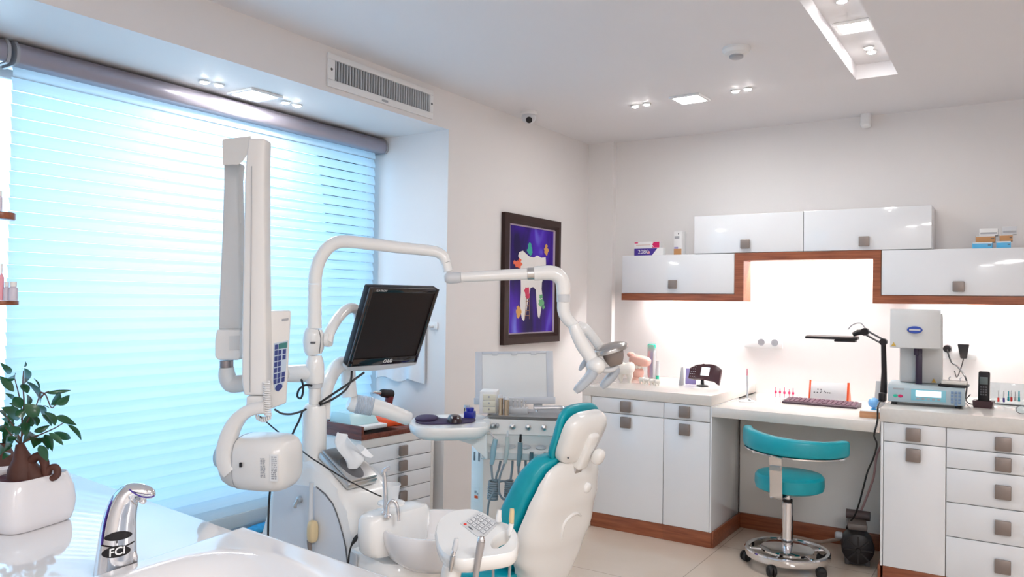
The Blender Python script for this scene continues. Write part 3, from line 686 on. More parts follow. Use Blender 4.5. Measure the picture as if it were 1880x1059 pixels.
# ------------------------------------------------------------------ things on the desk
yq = 4.72; q = V((hy(1372, 733, yq).x, yq, zD)); t = thing('pen_stand', 'slim pen upright on a white round desk base', 'pen stand', q, 0, True)
b = B(); b.lathe([(0, 0), (.052, 0), (.05, .008), (.02, .014), (.012, .022), (0, .022)]); obj('base', b, WHITEM, t)
b = B(); b.tube([(.0, 0, .02), (0, 0, .09), (-.002, 0, .16)], [.006, .007, .006], 10); obj('pen_barrel', b, GREYP, t)
b = B(); b.tube([(-.002, 0, .1601), (-.003, 0, .20)], [.006, .004], 10); obj('pen_cap', b, PINK, t)
b = B(); b.sell((.022, -.018, .018), .012, .012, .006); obj('chrome_button', b, CHROME, t)
for k, x in enumerate((1424, 1432, 1440, 1449, 1456)):
    yq = 5.02+.015*(k % 2); q = V((hy(x, 728, yq).x, yq, zD)); t = thing('polishing_bur', ['leftmost pink polishing bur standing behind the keyboard', 'second pink polishing bur from the left behind the keyboard', 'middle pink polishing bur behind the keyboard', 'fourth pink polishing bur behind the keyboard', 'rightmost pink polishing bur near the red card stand'][k], 'bur', q, 0, True, 'pink burs on the desk')
    b = B(); b.lathe([(0, 0), (.012, 0), (.010, .006), (0, .006)], seg=12); obj('foot', b, WHITEM, t)
    b = B(); b.lathe([(0, .006), (.002, .006), (.002, .03), (.007, .034), (.007, .044), (.002, .05), (.002, .072-.01*(k % 2)), (0, .072-.01*(k % 2))], seg=10); obj('shank', b, MAGENTA, t)
# red card stand
yq = 4.98; xa, xb = hy(1484, 732, yq).x, hy(1558, 736, yq).x; cx = (xa+xb)/2; w = (xb-xa)/2
t = thing('card_stand', 'bright red desktop stand holding a white printed card', 'stand', (cx, yq, zD), R(0), True)
b = B(); Tt = M.Rotation(R(-14), 4, 'X')
b.box(-w, w, -.004, .004, 0, .018, .001, Tt); b.box(-w, -w+.010, -.004, .004, .018, .135, .001, Tt)
b.prism([(-.004, 0), (.085, 0), (.085, .006), (.035, .128), (.026, .128)], w-.012, w, M(((0, 0, 1, 0), (1, 0, 0, 0), (0, 1, 0, 0), (0, 0, 0, 1))))
b.prism([(-.004, 0), (.085, 0), (.085, .006), (.012, .006)], -w, -w+.010, M(((0, 0, 1, 0), (1, 0, 0, 0), (0, 1, 0, 0), (0, 0, 0, 1)))); obj('frame', b, ORANGE, t)
b = B(); b.box(-w+.0105, w-.0125, -.003, .003, .0185, .125, .001, Tt); c = obj('card', b, WHITEM, t)
b = B()
for k in range(7): b.sell((-w*.72+.014*(k % 3)+.006*k, -.0035, .060+.010*((k*2) % 3)), .005, .0006, .004, T=Tt, nu=8, nv=6)
for k in range(3): b.sell((-w*.15+.012*k, -.0035, .062), .004, .0006, .004, T=Tt, nu=8, nv=6)
obj('print', b, DARKG, c)
# keyboard
k0, k1, k2 = V((hy(1435, 738, 4.80).x, 4.80, zD)), V((hy(1573, 751, 4.80).x, 4.80, zD)), None
w = (k1.x-k0.x)/2; t = thing('keyboard', 'flat dark keyboard lying on the desk before the red stand', 'keyboard', ((k0.x+k1.x)/2, 4.80, zD), R(-1), True)
b = B(); b.rings([[V((x, y, z)) for y, z in ((0, 0), (0, .012), (.15, .024), (.15, 0))] for x in (-w, w)]); F = b.bm.faces[:]; b.bevel(F, .003); obj('case', b, mat('plum black plastic', (.05, .02, .035), .4), t)
b = B(); sl = .012/.15
for r_ in range(5):
    nk = 15; y0 = .012+.026*r_
    for k in range(nk):
        x = -w+.012+(2*w-.024)*(k+.5)/nk; hw = (2*w-.024)/nk*.42; z = .0124+sl*(y0+.010); b.hexa([V((x+sx*hw*f_, y0+.010+sy*.0105*f_, z+sy*.0105*f_*sl+h_)) for h_, f_ in ((0, 1), (.005, .82)) for sx, sy in ((-1, -1), (1, -1), (1, 1), (-1, 1))])
obj('keys', b, DARKG, t, kind='stuff') if False else obj('keys', b, mat('plum key tops', (.13, .06, .09), .45), t)
# wooden block, glass bauble, paper slip
q = V(((hz(1581, 766, zD).x+hz(1614, 768, zD).x)/2, 4.50, zD)); t = thing('wooden_block', 'light wooden block with white top at the right end of the desk', 'block', q, 0, True)
b = B(); b.box(-.05, .05, -.03, .11, 0, .033, .003); obj('block', b, WOODL, t)
b = B(); b.box(-.048, .048, -.028, .108, .0332, .037, .001); obj('paper_top', b, WHITEM, t)
q = V((hy(1604, 745, 4.55).x, 4.55, zD+.0372)); t = thing('glass_bauble', 'small blue glass ball by the lamp foot on the wooden block', 'ornament', q, 0, True)
b = B(); b.lathe([(0, 0), (.017, 0), (.013, .004), (.005, .009), (0, .009)], seg=16); obj('foot', b, SKYB, t)
b = B(); b.sell((0, 0, .036), .028, .028, .028); obj('ball', b, mat('blue glass', (.20, .50, .92), .06, coat=.4, spec=.6), t)
q = V((hy(1613, 735, 4.72).x, 4.72, zD)); t = thing('paper_slip', 'tall white curled slip of paper leaning beside the lamp', 'paper', q, R(15), True)
b = B(); b.rings([[V((-.028+.006*k*.5, .002*k*k*.15+s_, .0+.035*k)) for s_ in (0, .0015)]+[V((.028+.004*k, .002*k*k*.15+s_, .035*k)) for s_ in (.0015, 0)] for k in range(6)]); obj('sheet', b, WHITEM, t)

# ------------------------------------------------------------------ black desk lamp
yl = 4.66; q = V((hy(1622, 744, yl).x, yl, zR)); t = thing('desk_lamp', 'black jointed desk lamp with long flat head reaching over the keyboard', 'desk lamp', q)
def PL(x, y, yy=yl): return hy(x, y, yy)
q.x += -.002; t.location = q
b = B(); b.box(q.x-.018, q.x+.014, q.y-.045, q.y+.035, zR+.0005, zR+.05, .006); obj('clamp', b, BLACK, t)
e = PL(1622, 629); b = B(); b.tube([q+V((.002, 0, .045)), (q+e)/2+V((.004, 0, 0)), e], [.018, .014, .013], 10); obj('lower_arm', b, BLACK, t)
b = B(); b.cyl(e+V((0, -.020, .004)), e+V((0, .020, .004)), .019); obj('elbow_joint', b, BLACK, t)
s1 = PL(1588, 609); b = B()
for dz in (.012, -.014): b.tube([e+V((0, 0, dz+.004)), s1+V((0, 0, dz))], .0052, 8)
obj('upper_arm', b, DARKG, t)
b = B(); b.cyl(s1+V((0, -.02, 0)), s1+V((0, .02, 0)), .021); b.tube([s1, s1+V((-.035, 0, -.005)), PL(1566, 614)], [.014, .016, .012], 10); obj('head_joint', b, BLACK, t)
h0, h1 = PL(1576, 616), PL(1481, 617.5); b = B()
L_ = (h0-h1).length; b.rings([[V((u, yl+v, zz_)) for v, zz_ in ((-.045, h1.z-.010), (-.045, h1.z+.004), (.035, h1.z+.010), (.035, h1.z-.008))] for u in (h1.x+.0, h0.x)])
b.bevel(b.bm.faces[:], .004); obj('lamp_head', b, BLACK, t)
b = B(); b.box(h0.x-.12, h0.x-.01, yl-.04, yl+.03, h1.z-.022, h1.z-.0105, .004); obj('switch_housing', b, BLACK, t)
b = B(); b.tube([s1+V((.005, -.02, .02)), s1+V((-.02, -.02, .048)), s1+V((-.06, -.015, .038)), s1+V((-.085, -.01, .012))], .003, 6, 5); obj('wire_loop', b, GREYM, t)
b = B(); cb = [(1620, 750, 4.50), (1611, 768, 4.34), (1609, 780, 4.335), (1605, 800, 4.35), (1610, 815, 4.37), (1604, 840, 4.4), (1593, 865, 4.44), (1585, 895, 4.5), (1577, 925, 4.55), (1568, 948, 4.6), (1556, 965, 4.64), (1553, 990, 4.66)]
P_ = [hy(x, y, yy) for x, y, yy in cb]; P_[0] = V((q.x-.01, q.y-.03, zR+.006)); P_.insert(1, V((P_[1].x, YC-.006, zR+.006)))
for k in (2, 3): P_[k].y = YC-.012
b.tube(P_, .0045, 8, 4); tag(obj('cable', b, CABLEB), 'black lamp cable hanging over the desk edge down to the floor', 'cable')

# ------------------------------------------------------------------ dental porcelain furnace
yf = 4.56; xf0, xf1 = hy(1630, 745, yf).x, hy(1772, 752, yf).x; zf1 = hy(1632, 705, yf).z
cxf = (xf0+xf1)/2; wf_ = (xf1-xf0)/2
t = thing('porcelain_furnace', 'grey dental furnace with blue control panel on right worktop', 'furnace', (cxf, yf, zR), R(4), True)
hb = zf1-zR
b = B(); prf = [(0, .016), (-.002, hb-.012), (.028, hb), (.30, hb), (.30, .016)]
b.rings([[V((x, y, z)) for y, z in prf] for x in (-wf_, wf_)]); b.bevel(b.bm.faces[:], .006); bd = obj('base_case', b, mat('furnace grey blue', (.42, .52, .57), .35, var=.02), t)
b = B()
for sx in (-1, 1):
    for y in (.03, .27): b.lathe([(0, 0), (.014, 0), (.014, .0158), (0, .0158)], M.Translation((sx*(wf_-.03), y, 0)), 12)
obj('feet', b, RUBBER, t)
b = B(); b.box(-wf_*.38, wf_*.52, -.0045, -.0025, .030, hb-.016, .001); pn = obj('control_panel', b, TEALG, t)
b = B(); b.box(-wf_*.26, wf_*.40, -.0055, -.0047, .052, hb-.022, .001); obj('display', b, LCDM, pn)
b = B()
for k in range(5): b.box(-wf_*.24+k*wf_*.135, -wf_*.24+k*wf_*.135+.014, -.006, -.0047, .036, .046, .001)
obj('soft_keys', b, GREYM, pn)
b = B()
for r_ in range(4):
    for k in range(3): b.box(wf_*.64+k*.0165, wf_*.64+k*.0165+.013, -.0045, -.002, .076-.0165*r_, .089-.0165*r_, .002)
b.box(wf_*.64+.0165, wf_*.64+.0295, -.0045, -.002, .014, .025, .002)
obj('keypad', b, mat('slate blue keys', (.16, .26, .42), .4), t)
for dx, m in ((-wf_*.79, GRNP), (-wf_*.66, MAGENTA)):
    b = B(); b.sell((dx, -.003, .048), .011, .005, .008); obj('button', b, m, t)
b = B(); b.box(-wf_*.86, -wf_*.56, -.0035, -.0015, hb-.024, hb-.015, .0005); obj('maker_strip', b, GREYM, t)
xb0, xb1 = hy(1647, 660, yf).x-cxf, hy(1726, 660, yf).x-cxf; zh0, zh1 = hy(1640, 638, yf).z-zR, hy(1640, 567, yf).z-zR; zm = hb
b = B(); b.box(xb0+.005, xb1+.012, .17, .295, hb+.0005, zh1-.02, .01); obj('rear_housing', b, mat('furnace pale grey', (.66, .67, .67), .4, var=.015), t)
xh0, xh1 = hy(1634, 600, yf).x-cxf, hy(1727, 600, yf).x-cxf
N = 16; R2 = []
for z, dyy in ((zh0, 0), (zh0+.004, -.004), (zh1-.03, -.004), (zh1-.008, .004), (zh1, .02)):
    rg = []
    for i in range(N+1):
        u = -1+2*i/N; rg.append(V(((xh0+xh1)/2+u*(xh1-xh0)/2, .03+dyy-.025*(1-u*u)+0*z, z)))
    rg += [V((xh1, .30, z)), V((xh0, .30, z))]; R2.append(rg)
b = B(); b.rings(R2); hd = obj('firing_head', b, MATS['furnace pale grey'], t, ang=30)
b = B(); T = M.Translation(((xh0+xh1)/2, -.004, (zh0+zh1)/2-.005)) @ M.Rotation(R(90), 4, 'X'); b.lathe([(0, .0), (.036, 0), (.036, .005), (.033, .007), (0, .007)], T, 28, 1, .52); bdg = obj('oval_badge', b, mat('badge blue', (.02, .07, .42), .3), hd)
b = B(); b.box(-.026+(xh0+xh1)/2, .026+(xh0+xh1)/2, -.0122, -.0112, (zh0+zh1)/2-.009, (zh0+zh1)/2-.001, .0005); obj('badge_stripe', b, GREYP, bdg)
b = B(); b.box((xb0+xb1)/2-.016, (xb0+xb1)/2+.016, .10, .15, hb+.0005, zh0-.0005, .004); b.box((xb0+xb1)/2-.024, (xb0+xb1)/2+.0, .092, .155, zh0-.04, zh0-.0008, .004); obj('lift_column', b, mat('indigo black plastic', (.022, .012, .04), .35), t)
for x, z, y in ((xh0+.018, zh0+.018, .0125), (xb1-.03, hb+.018, .165)):
    b = B(); b.prism([(-.012, -.010), (.012, -.010), (0, .012)], 0, .001, FT(x, y, z)); obj('warning_triangle', b, mat('warning amber', (.65, .42, .08), .5), t)
q = hy(1752, 703, yf+.12); t2 = thing('kiln_tray', 'small beige device on a black tray standing on the furnace base', 'device', (q.x, yf+.10, zf1), R(-2), True)
b = B(); b.box(-.066, .066, -.055, .055, .0003, .012, .003); obj('black_tray', b, BLACK, t2)
b = B(); b.box(-.055, .060, -.045, .045, .0122, .030, .005); obj('body', b, CREAM, t2)
b = B()
for x in (-.02, .03): b.tube([(x, 0, .030), (x-.004, 0, .042), (x+.004, 0, .05)], .003, 6)
obj('hooks', b, GREYM, t2)

# ------------------------------------------------------------------ cordless phone, shade guides, glasses
yq = 4.74; q = V((hy(1806, 748, yq).x, yq, zR)); t = thing('phone_cradle', 'black charging cradle of the cordless phone', 'cradle', q, R(-6), True)
b = B(); b.rings([[V((sx*w, y+sy*d, z)) for sx, sy in ((-1, -1), (1, -1), (1, 1), (-1, 1))] for w, d, y, z in ((.040, .04, 0, 0), (.044, .042, 0, .012), (.046, .036, 0, .036), (.034, .02, 0, .034), (.034, .018, 0, .018))]); obj('body', b, mat('wine black plastic', (.045, .012, .018), .3), t)
b = B(); b.tube([(-.042, .01, .01), (-.07, .02, .012), (-.085, .03, .03), (-.07, .06, .055)], .003, 6, 4); obj('cable', b, CABLEB, t)
t = thing('cordless_phone', 'black cordless phone upright in its cradle right of the furnace', 'phone', q+V((0, 0, .0185)), R(-6), True)
Tt = M.Translation((0, 0, .0)) @ M.Rotation(R(-5), 4, 'X'); b = B(); b.box(-.026, .026, -.012, .012, .001, .168, .009, Tt, 3); hs = obj('handset', b, BLACK, t)
b = B(); b.box(-.018, .018, -.0128, -.0118, .10, .138, .001, Tt); obj('screen', b, mat('grey lcd', (.10, .13, .13), .3), hs)
b = B()
for r_ in range(4):
    for k in range(3): b.box(-.016+.0115*k, -.008+.0115*k, -.0132, -.0118, .082-.013*r_, .090-.013*r_, .001, Tt)
obj('keypad', b, DARKG, hs)
names = [('red-tipped clear file leftmost in the acrylic rack', REDP, 1833, 716, 738), ('dark violet-tipped file lowest in the acrylic rack', PURPLE, 1843, 718, 748), ('teal file left of the red one in the acrylic rack', TEAL, 1851.5, 718, 736), ('second red-tipped file, between teal files in the acrylic rack', REDP, 1857, 717, 737), ('grey-green file next to last in the acrylic rack', GREYM, 1864, 719, 736), ('teal file rightmost in the acrylic rack', TEAL, 1871, 718, 737)]
yq = 4.95; xr = hy(1852, 730, yq)
t = thing('acrylic_rack', 'clear acrylic rack of colour-tipped files on the right worktop', 'rack', (xr.x, yq, zR), 0, True)
b = B(); b.box(-.085, .085, .012, .016, 0, .115, .001); b.box(-.085, .085, -.03, .03, .0, .005, .001); obj('stand', b, CLEAR, t)
for l, m, x, ya, yb_ in names:
    a, c = hy(x, ya, yq), hy(x, yb_, yq); c.z = max(c.z, zR+.012)
    tt = thing('endodontic_file', l, 'file', (a.x, yq+.004, c.z), 0, True, 'files in the acrylic rack')
    hh_ = a.z-c.z; b = B(); b.lathe([(0, 0), (.004, 0), (.0055, .006), (.0045, .016), (.0055, .022), (0, .024)], seg=10); obj('handle', b, m, tt)
    b = B(); b.tube([(0, 0, .024), (0, 0, hh_)], [.003, .003], 8); obj('shank', b, m if m in (TEAL, GREYM) else GREYP, tt)
q = V((hy(1876, 757, 4.55).x, 4.55, zR)); t = thing('spectacles', 'thin dark spectacles lying at the right picture edge of the worktop', 'glasses', q, R(0), True)
b = B()
for dx in (0, .062): b.tube([(dx+.024*math.cos(a), -.0, .022+.019*math.sin(a)) for a in [2*PI*i/16 for i in range(17)]], .0016, 6)
b.tube([(.024, 0, .026), (.031, 0, .030), (.038, 0, .026)], .0014, 6); b.tube([(-.024, 0, .026), (-.028, .06, .028), (-.026, .12, .016)], .0015, 6); b.tube([(.086, 0, .026), (.090, .06, .028), (.088, .12, .016)], .0015, 6)
obj('wire_frame', b, DARKG, t)
for dx in (0, .062):
    b = B(); b.lathe([(0, -.0008), (.0225, -.0008), (.0225, .0008), (0, .0008)], M.Translation((dx, 0, .022)) @ M.Rotation(R(90), 4, 'X') @ M.Diagonal((1, .78, 1, 1)), 16); obj('lens', b, CLEAR, t)

# ------------------------------------------------------------------ vacuum pump under the desk
q = V((-.735, 4.60, 0)); t = thing('vacuum_pump', 'black and grey vacuum pump on the floor under the desk', 'pump', q, R(12), True)
b = B(); T = M.Translation((0, .02, .100)) @ M.Rotation(R(90), 4, 'X'); b.lathe([(0, .13), (.055, .13), (.078, .118), (.082, .10), (.082, -.02), (.07, -.05), (.06, -.12), (0, -.12)], T, 28); obj('motor', b, BLACK, t)
b = B(); T2 = M.Translation((0, -.112, .100)) @ M.Rotation(R(90), 4, 'X')
for k in range(8):
    a = 2*PI*k/8; b.box(.018, .07, -.004, .004, 0, .004, 0, T2 @ M.Rotation(a, 4, 'Z'))
b.lathe([(0, 0), (.012, 0), (.010, .006), (0, .006)], T2, 12); obj('fan_guard', b, BLACK, t)
b = B(); b.box(-.055, .055, -.04, .14, .0, .012, .002)
for sx in (-1, 1): b.box(sx*.05-.012, sx*.05+.012, -.05, .14, .0, .045, .004)
obj('base_plate', b, DARKG, t)
b = B(); b.box(-.05, .05, -.03, .12, .178, .215, .012); b.cyl((-.02, .04, .17), (-.02, .04, .19), .02)
GRB = mat('pump grey brown', (.20, .165, .15), .45, var=.15); obj('pump_head', b, GRB, t)
b = B(); b.cyl((-.05, .12, .232), (.07, .10, .232), .026); obj('silencer', b, mat('pump dark taupe', (.11, .08, .08), .5, var=.1), t)
b = B(); b.lathe([(0, 0), (.02, 0), (.02, .03), (.012, .038), (0, .038)], M.Translation((-.075, -.01, .14)) @ M.Rotation(R(-90), 4, 'Y'), 14); obj('pressure_gauge', b, GREYM, t)
b = B(); pk = [(1610, 835, 4.62), (1604, 875, 4.66), (1592, 910, 4.70), (1580, 940, 4.72)]
pp = [hy(x, y, yy) for x, y, yy in pk]; b.tube([V((-.603, 4.60, .7485)), V((-.605, 4.61, .68))]+pp, .006, 8, 4)
tag(obj('suction_hose', b, mat('dusty rose hose', (.42, .26, .26), .5)), 'thin dusty-rose hose hanging from desk to the pump', 'hose')
b = B(); P_ = [V((-.80, 4.70, .10)), V((-.88, 4.75, .06)), V((-.97, 4.80, .02)), V((-1.08, 4.84, .012)), V((-1.2, 4.86, .012))]
b.tube(P_, .010, 8, 4); tag(obj('floor_hose', b, mat('taupe hose', (.34, .24, .19), .5)), 'taupe hose running along the skirting from pump behind stool', 'hose')

# ------------------------------------------------------------------ operator stool
sc = V((-1.035, 4.315, 0)); t = thing('operator_stool', 'teal rolling stool with curved backrest at the desk', 'stool', sc, 0, True)
RG = .205; zr_ = .075
b = B(); b.rings([[V(((RG+dr)*math.cos(2*PI*j/48), (RG+dr)*math.sin(2*PI*j/48), z)) for j in range(48)] for dr, z in ((-.012, zr_-.018), (.010, zr_-.018), (.013, zr_-.012), (.013, zr_+.014), (.008, zr_+.02), (-.008, zr_+.02), (-.013, zr_+.014), (-.013, zr_-.012))], closed=True); obj('base_ring', b, CHROME, t)
b = B(); b.lathe([(0, .072), (.10, .074), (.135, .085), (.137, .096), (.125, .103), (.03, .112), (0, .112)], seg=36); obj('hub_plate', b, CHROME, t)
for k in range(5):
    a = R(-97+72*k); b = B(); b.tube([(.05*math.cos(a), .05*math.sin(a), .078), (RG*.96*math.cos(a), RG*.96*math.sin(a), .072)], .010, 8); obj('spoke', b, CHROME, t)
    b = B(); cx, cy = RG*1.03*math.cos(a), RG*1.03*math.sin(a); T = M.Translation((cx, cy, .028)) @ M.Rotation(a+R(40), 4, 'Z') @ M.Rotation(R(90), 4, 'X')
    for s_ in (-1, 1): b.lathe([(0, s_*.004), (.028, s_*.004), (.028, s_*.016), (.022, s_*.022), (0, s_*.023)] if s_ > 0 else [(0, -.023), (.022, -.022), (.028, -.016), (.028, -.004), (0, -.004)], T, 18)
    b.cyl((cx, cy, .028), (cx, cy, .060), .008); b.box(-.016, .016, -.024, .024, .030, .05, .006, rot((cx, cy, 0), a+R(40))); obj('caster', b, RUBBER, t)
b = B(); b.lathe([(0, .1125), (.029, .1125), (.029, .34), (.024, .345), (0, .345)], seg=24); obj('gas_column', b, CHROME, t)
b = B(); b.lathe([(0, .3455), (.026, .3455), (.026, .357), (0, .357)], seg=24); obj('black_collar', b, RUBBER, t)
b = B(); b.lathe([(0, .3575), (.018, .3575), (.018, .40), (.10, .405), (.10, .409), (0, .409)], seg=24); obj('piston', b, CHROME, t)
b = B(); b.lathe([(0, .4095), (.15, .4095), (.172, .420), (.178, .445), (.176, .482), (.165, .496), (.13, .503), (0, .505)], M.Translation((.008, 0, 0)), 48); obj('seat', b, TEAL, t)
# bracket: flat bar that runs from under the seat up to the backrest on the near side
ba = R(-93); ux, uy = math.cos(ba), math.sin(ba); px_, py_ = -uy, ux
def barpt(r_, s_, z): return V((ux*r_+px_*s_, uy*r_+py_*s_, z))
b = B(); hwb = .032
b.rings([[barpt(r_, -hwb, z), barpt(r_, hwb, z), barpt(r2, hwb, z2), barpt(r2, -hwb, z2)] for r_, z, r2, z2 in ((.03, .404, .03, .398), (.185, .404, .191, .396), (.192, .41, .199, .405), (.196, .50, .203, .50), (.204, .57, .211, .57), (.212, .620, .219, .620))]); obj('back_bracket', b, CHROME, t)
b = B(); b.rings([[barpt(.2115, -.028, z), barpt(.2115, .028, z), barpt(.219, .028, z), barpt(.219, -.028, z)] for z in (.545, .568)]); obj('bracket_clamp', b, STEEL, t)
# curved pad
RB = .262; b = B(); N = 40; R3 = []
cxb, cyb = .045, .045
for i in range(N+1):
    u = i/N; a = ba+R(1)+R(-78+156*u); hgt = .048*(1+.10*math.cos(PI*u)); zc_ = .676+.010*math.cos(PI*u)-.006*math.sin(PI*u)
    th = .027; end = min(1, min(u, 1-u)/.045)**.5 if min(u, 1-u) < .045 else 1
    th *= .45+.55*end; hgt *= .72+.28*end
    rg = []
    for j in range(16):
        p = 2*PI*j/16; c_ = math.copysign(abs(math.cos(p))**.55, math.cos(p)); s__ = math.copysign(abs(math.sin(p))**.55, math.sin(p))
        r_ = RB+th*c_; rg.append(V((cxb+r_*math.cos(a), cyb+r_*math.sin(a), zc_+hgt*s__)))
    R3.append(rg)
b.rings(R3); obj('backrest', b, TEAL, t, ang=50)
b = B(); R3 = []
for i in range(N-5):
    u = (i+3)/N; a = ba+R(1)+R(-78+156*u); zc_ = .676+.010*math.cos(PI*u)-.006*math.sin(PI*u)-.048*(1+.10*math.cos(PI*u))
    R3.append([V((cxb+(RB+dr)*math.cos(a), cyb+(RB+dr)*math.sin(a), zc_+dz)) for dr, dz in ((-.02, -.0005), (.02, -.0005), (.02, -.007), (-.02, -.007))])
b.rings(R3); obj('back_plate', b, CHROME, t)
for u in (.22, .45, .9):
    a = ba+R(1)+R(-78+156*u); b = B(); p = V((cxb+RB*math.cos(a), cyb+RB*math.sin(a), .612)); b.sell(p, .007, .007, .007); obj('screw', b, CHROME, t)

# ================================================================== DENTAL CORNER (all of it stands about 5 degrees off the room's axes)
DA = R(-5.4)
AX, AY, AZ = V((math.cos(DA), math.sin(DA), 0)), V((-math.sin(DA), math.cos(DA), 0)), V((0, 0, 1))
def hp(x, y, P0, N):
    d = ray(x, y); return CAM+d*((V(P0)-CAM).dot(N)/d.dot(N))
def tubepx(b, pts, d, seg=16, sub=6, up=None):
    """pts: (px, py, diameter in photo pixels[, distance])"""
    P_ = []; r_ = []
    for p in pts:
        dd = p[3] if len(p) > 3 else d
        P_.append(pt(p[0], p[1], dd)); r_.append(p[2]/2*mpp(dd))
    b.tube(P_, r_, seg, sub, up=up); return b

# ------------------------------------------------------------------ drawer trolley in the window recess
zT = .70
FL = hz(664, 798.8, zT)
d_ = AY; right_ = hp(796, 850, FL, AX); LT = (right_-FL).dot(AY); DT = .345
T = rot((FL.x, FL.y, 0), DA)                       # local: x out of the front, y along the front
t = thing('drawer_trolley', 'white drawer trolley with dark cherry top standing in the window recess', 'trolley', (FL.x, FL.y, 0))
zb_ = zT-.028
b = B(); b.box(-DT, -.0185, 0, LT, .07, zb_-.0004, .002, T); obj('body', b, CARC, t)
b = B(); b.box(-DT, .004, -.004, LT+.003, zb_, zT, .0015, T); b.box(-DT, .004, -.004, .012, zT, zT+.042, .0015, T); b.box(-DT, -DT+.014, .0125, LT+.003, zT, zT+.042, .0015, T); obj('top', b, WOODD, t)
b = B(); b.box(-.0184, 0, 0, LT, zb_-.045, zb_-.001, .001, T); b.box(-.0184, 0, 0, .022, .07, zb_-.0455, .001, T); b.box(-.0184, 0, LT-.022, LT, .07, zb_-.0455, .001, T); obj('front_frame', b, CARC, t)
lines = [hp(670, y, FL, AX).z for y in (839.3, 868.5, 898, 927, 957)]
dz_ = lines[0]-lines[1]; z1_ = zb_-.047
zs = [z1_]+[z1_-dz_*(k+1) for k in range(5)]
kxy = (hp(737.5, 834, FL, AX)-FL).dot(AY)
for k in range(5):
    b = B(); b.box(-.0182, .0015, .024, LT-.024, zs[k+1]+.0018, zs[k]-.0018, .0015, T); dr = obj('drawer', b, GLOSSW, t)
    b = B(); zc_ = (zs[k]+zs[k+1])/2; b.box(.006, .024, kxy-.026, kxy+.026, zc_-.335*dz_, zc_+.335*dz_, .003, T); b.box(.001, .0062, kxy-.008, kxy+.008, zc_-.01, zc_+.01, 0, T); obj('knob', b, KNOBM, dr)
b = B()
for x in (-DT+.04, -.05):
    for y in (.05, LT-.05): b.lathe([(0, 0), (.02, 0), (.02, .0698), (0, .0698)], T @ M.Translation((x, y, 0)), 12)
obj('feet', b, DARKG, t)
# on the trolley: white case, curing gun with its red cradle
q = T @ V((-.20, .13, zT)); t = thing('instrument_case', 'pale aqua instrument case open on the trolley behind the column', 'case', q, DA, True)
b = B(); b.box(-.13, .11, -.095, .13, .0005, .022, .006); obj('tray', b, WHITEM, t)
b = B(); b.rings([[V((x, y, z)) for x, y in ((-.12, -.08), (.06, -.08), (.06, .11), (-.12, .11))] for z in (.0225, .026)]+[[V((x, y, .085)) for x, y in ((-.12, -.07), (.03, -.07), (.03, .09), (-.12, .09))]]); b.bevel(b.bm.faces[:], .006); obj('lid', b, mat('pale aqua plastic', (.50, .74, .78), .25), t)
q = T @ V((-.17, .335, zT)); t = thing('curing_gun_cradle', 'bright orange-red cradle on the cherry trolley top', 'cradle', q, DA, True)
b = B(); b.rings([[V((x*w, y*w, z)) for x, y in ((-.075, -.07), (.075, -.07), (.075, .08), (-.075, .08))] for w, z in ((1, .0005), (1, .03), (.8, .055), (.5, .058))]); b.bevel(b.bm.faces[:], .006); obj('cradle', b, ORANGE, t)
q2 = q+V((0, 0, .0585)); t = thing('curing_gun', 'black and dark red curing gun with grey nozzle resting on its cradle', 'curing gun', q2, DA, True)
gx = pt(716, 733, 4.3); 
b = B(); b.tube([(0, -.01, .0), (.0, 0, .05), (.0, .01, .095)], [.020, .022, .024], 12, 3); obj('grip', b, mat('dark red plastic', (.16, .01, .015), .3), t)
b = B(); b.tube([(0, .022, .105), (0, -.045, .118), (0, -.06, .12)], [.026, .022, .014], 12, 3); obj('motor_body', b, BLACK, t)
b = B(); b.tube([(0, -.0605, .12), (0, -.105, .128), (0, -.115, .122)], [.010, .008, .006], 10, 2); obj('nozzle', b, STEEL, t)
q = V((-3.205, hz(468, 978, .216).y+.05, .2155)); t = tag(obj('blue_cloth', B().sell((q.x, q.y, q.z+.018), .035, .10, .018, .7, .7), BLUEC), 'blue patterned cloth bundle on the ledge under the blind', 'cloth')

# ------------------------------------------------------------------ water unit tower
P0 = pt(626, 915, 2.50); NV = -AY
def tw(x, y): q = hp(x, y, P0, NV); return ((q-P0).dot(AX), q.z)
t = thing('water_unit', 'white dental water unit tower with sloping top and grey lock', 'dental unit', (P0.x, P0.y, 0))
prof = [tw(472, 1040), tw(480, 985), tw(497, 893), tw(507, 862), tw(522, 846), tw(545, 839), tw(573, 846), tw(597, 873), tw(618, 897), tw(629, 914), tw(636, 940), tw(645, 985), tw(650, 1030)]
prof = prof+[(prof[-1][0], .012), (prof[0][0]-.03, .012)]
TM = frame(V((P0.x, P0.y, 0)), AX, AZ); WV = .20
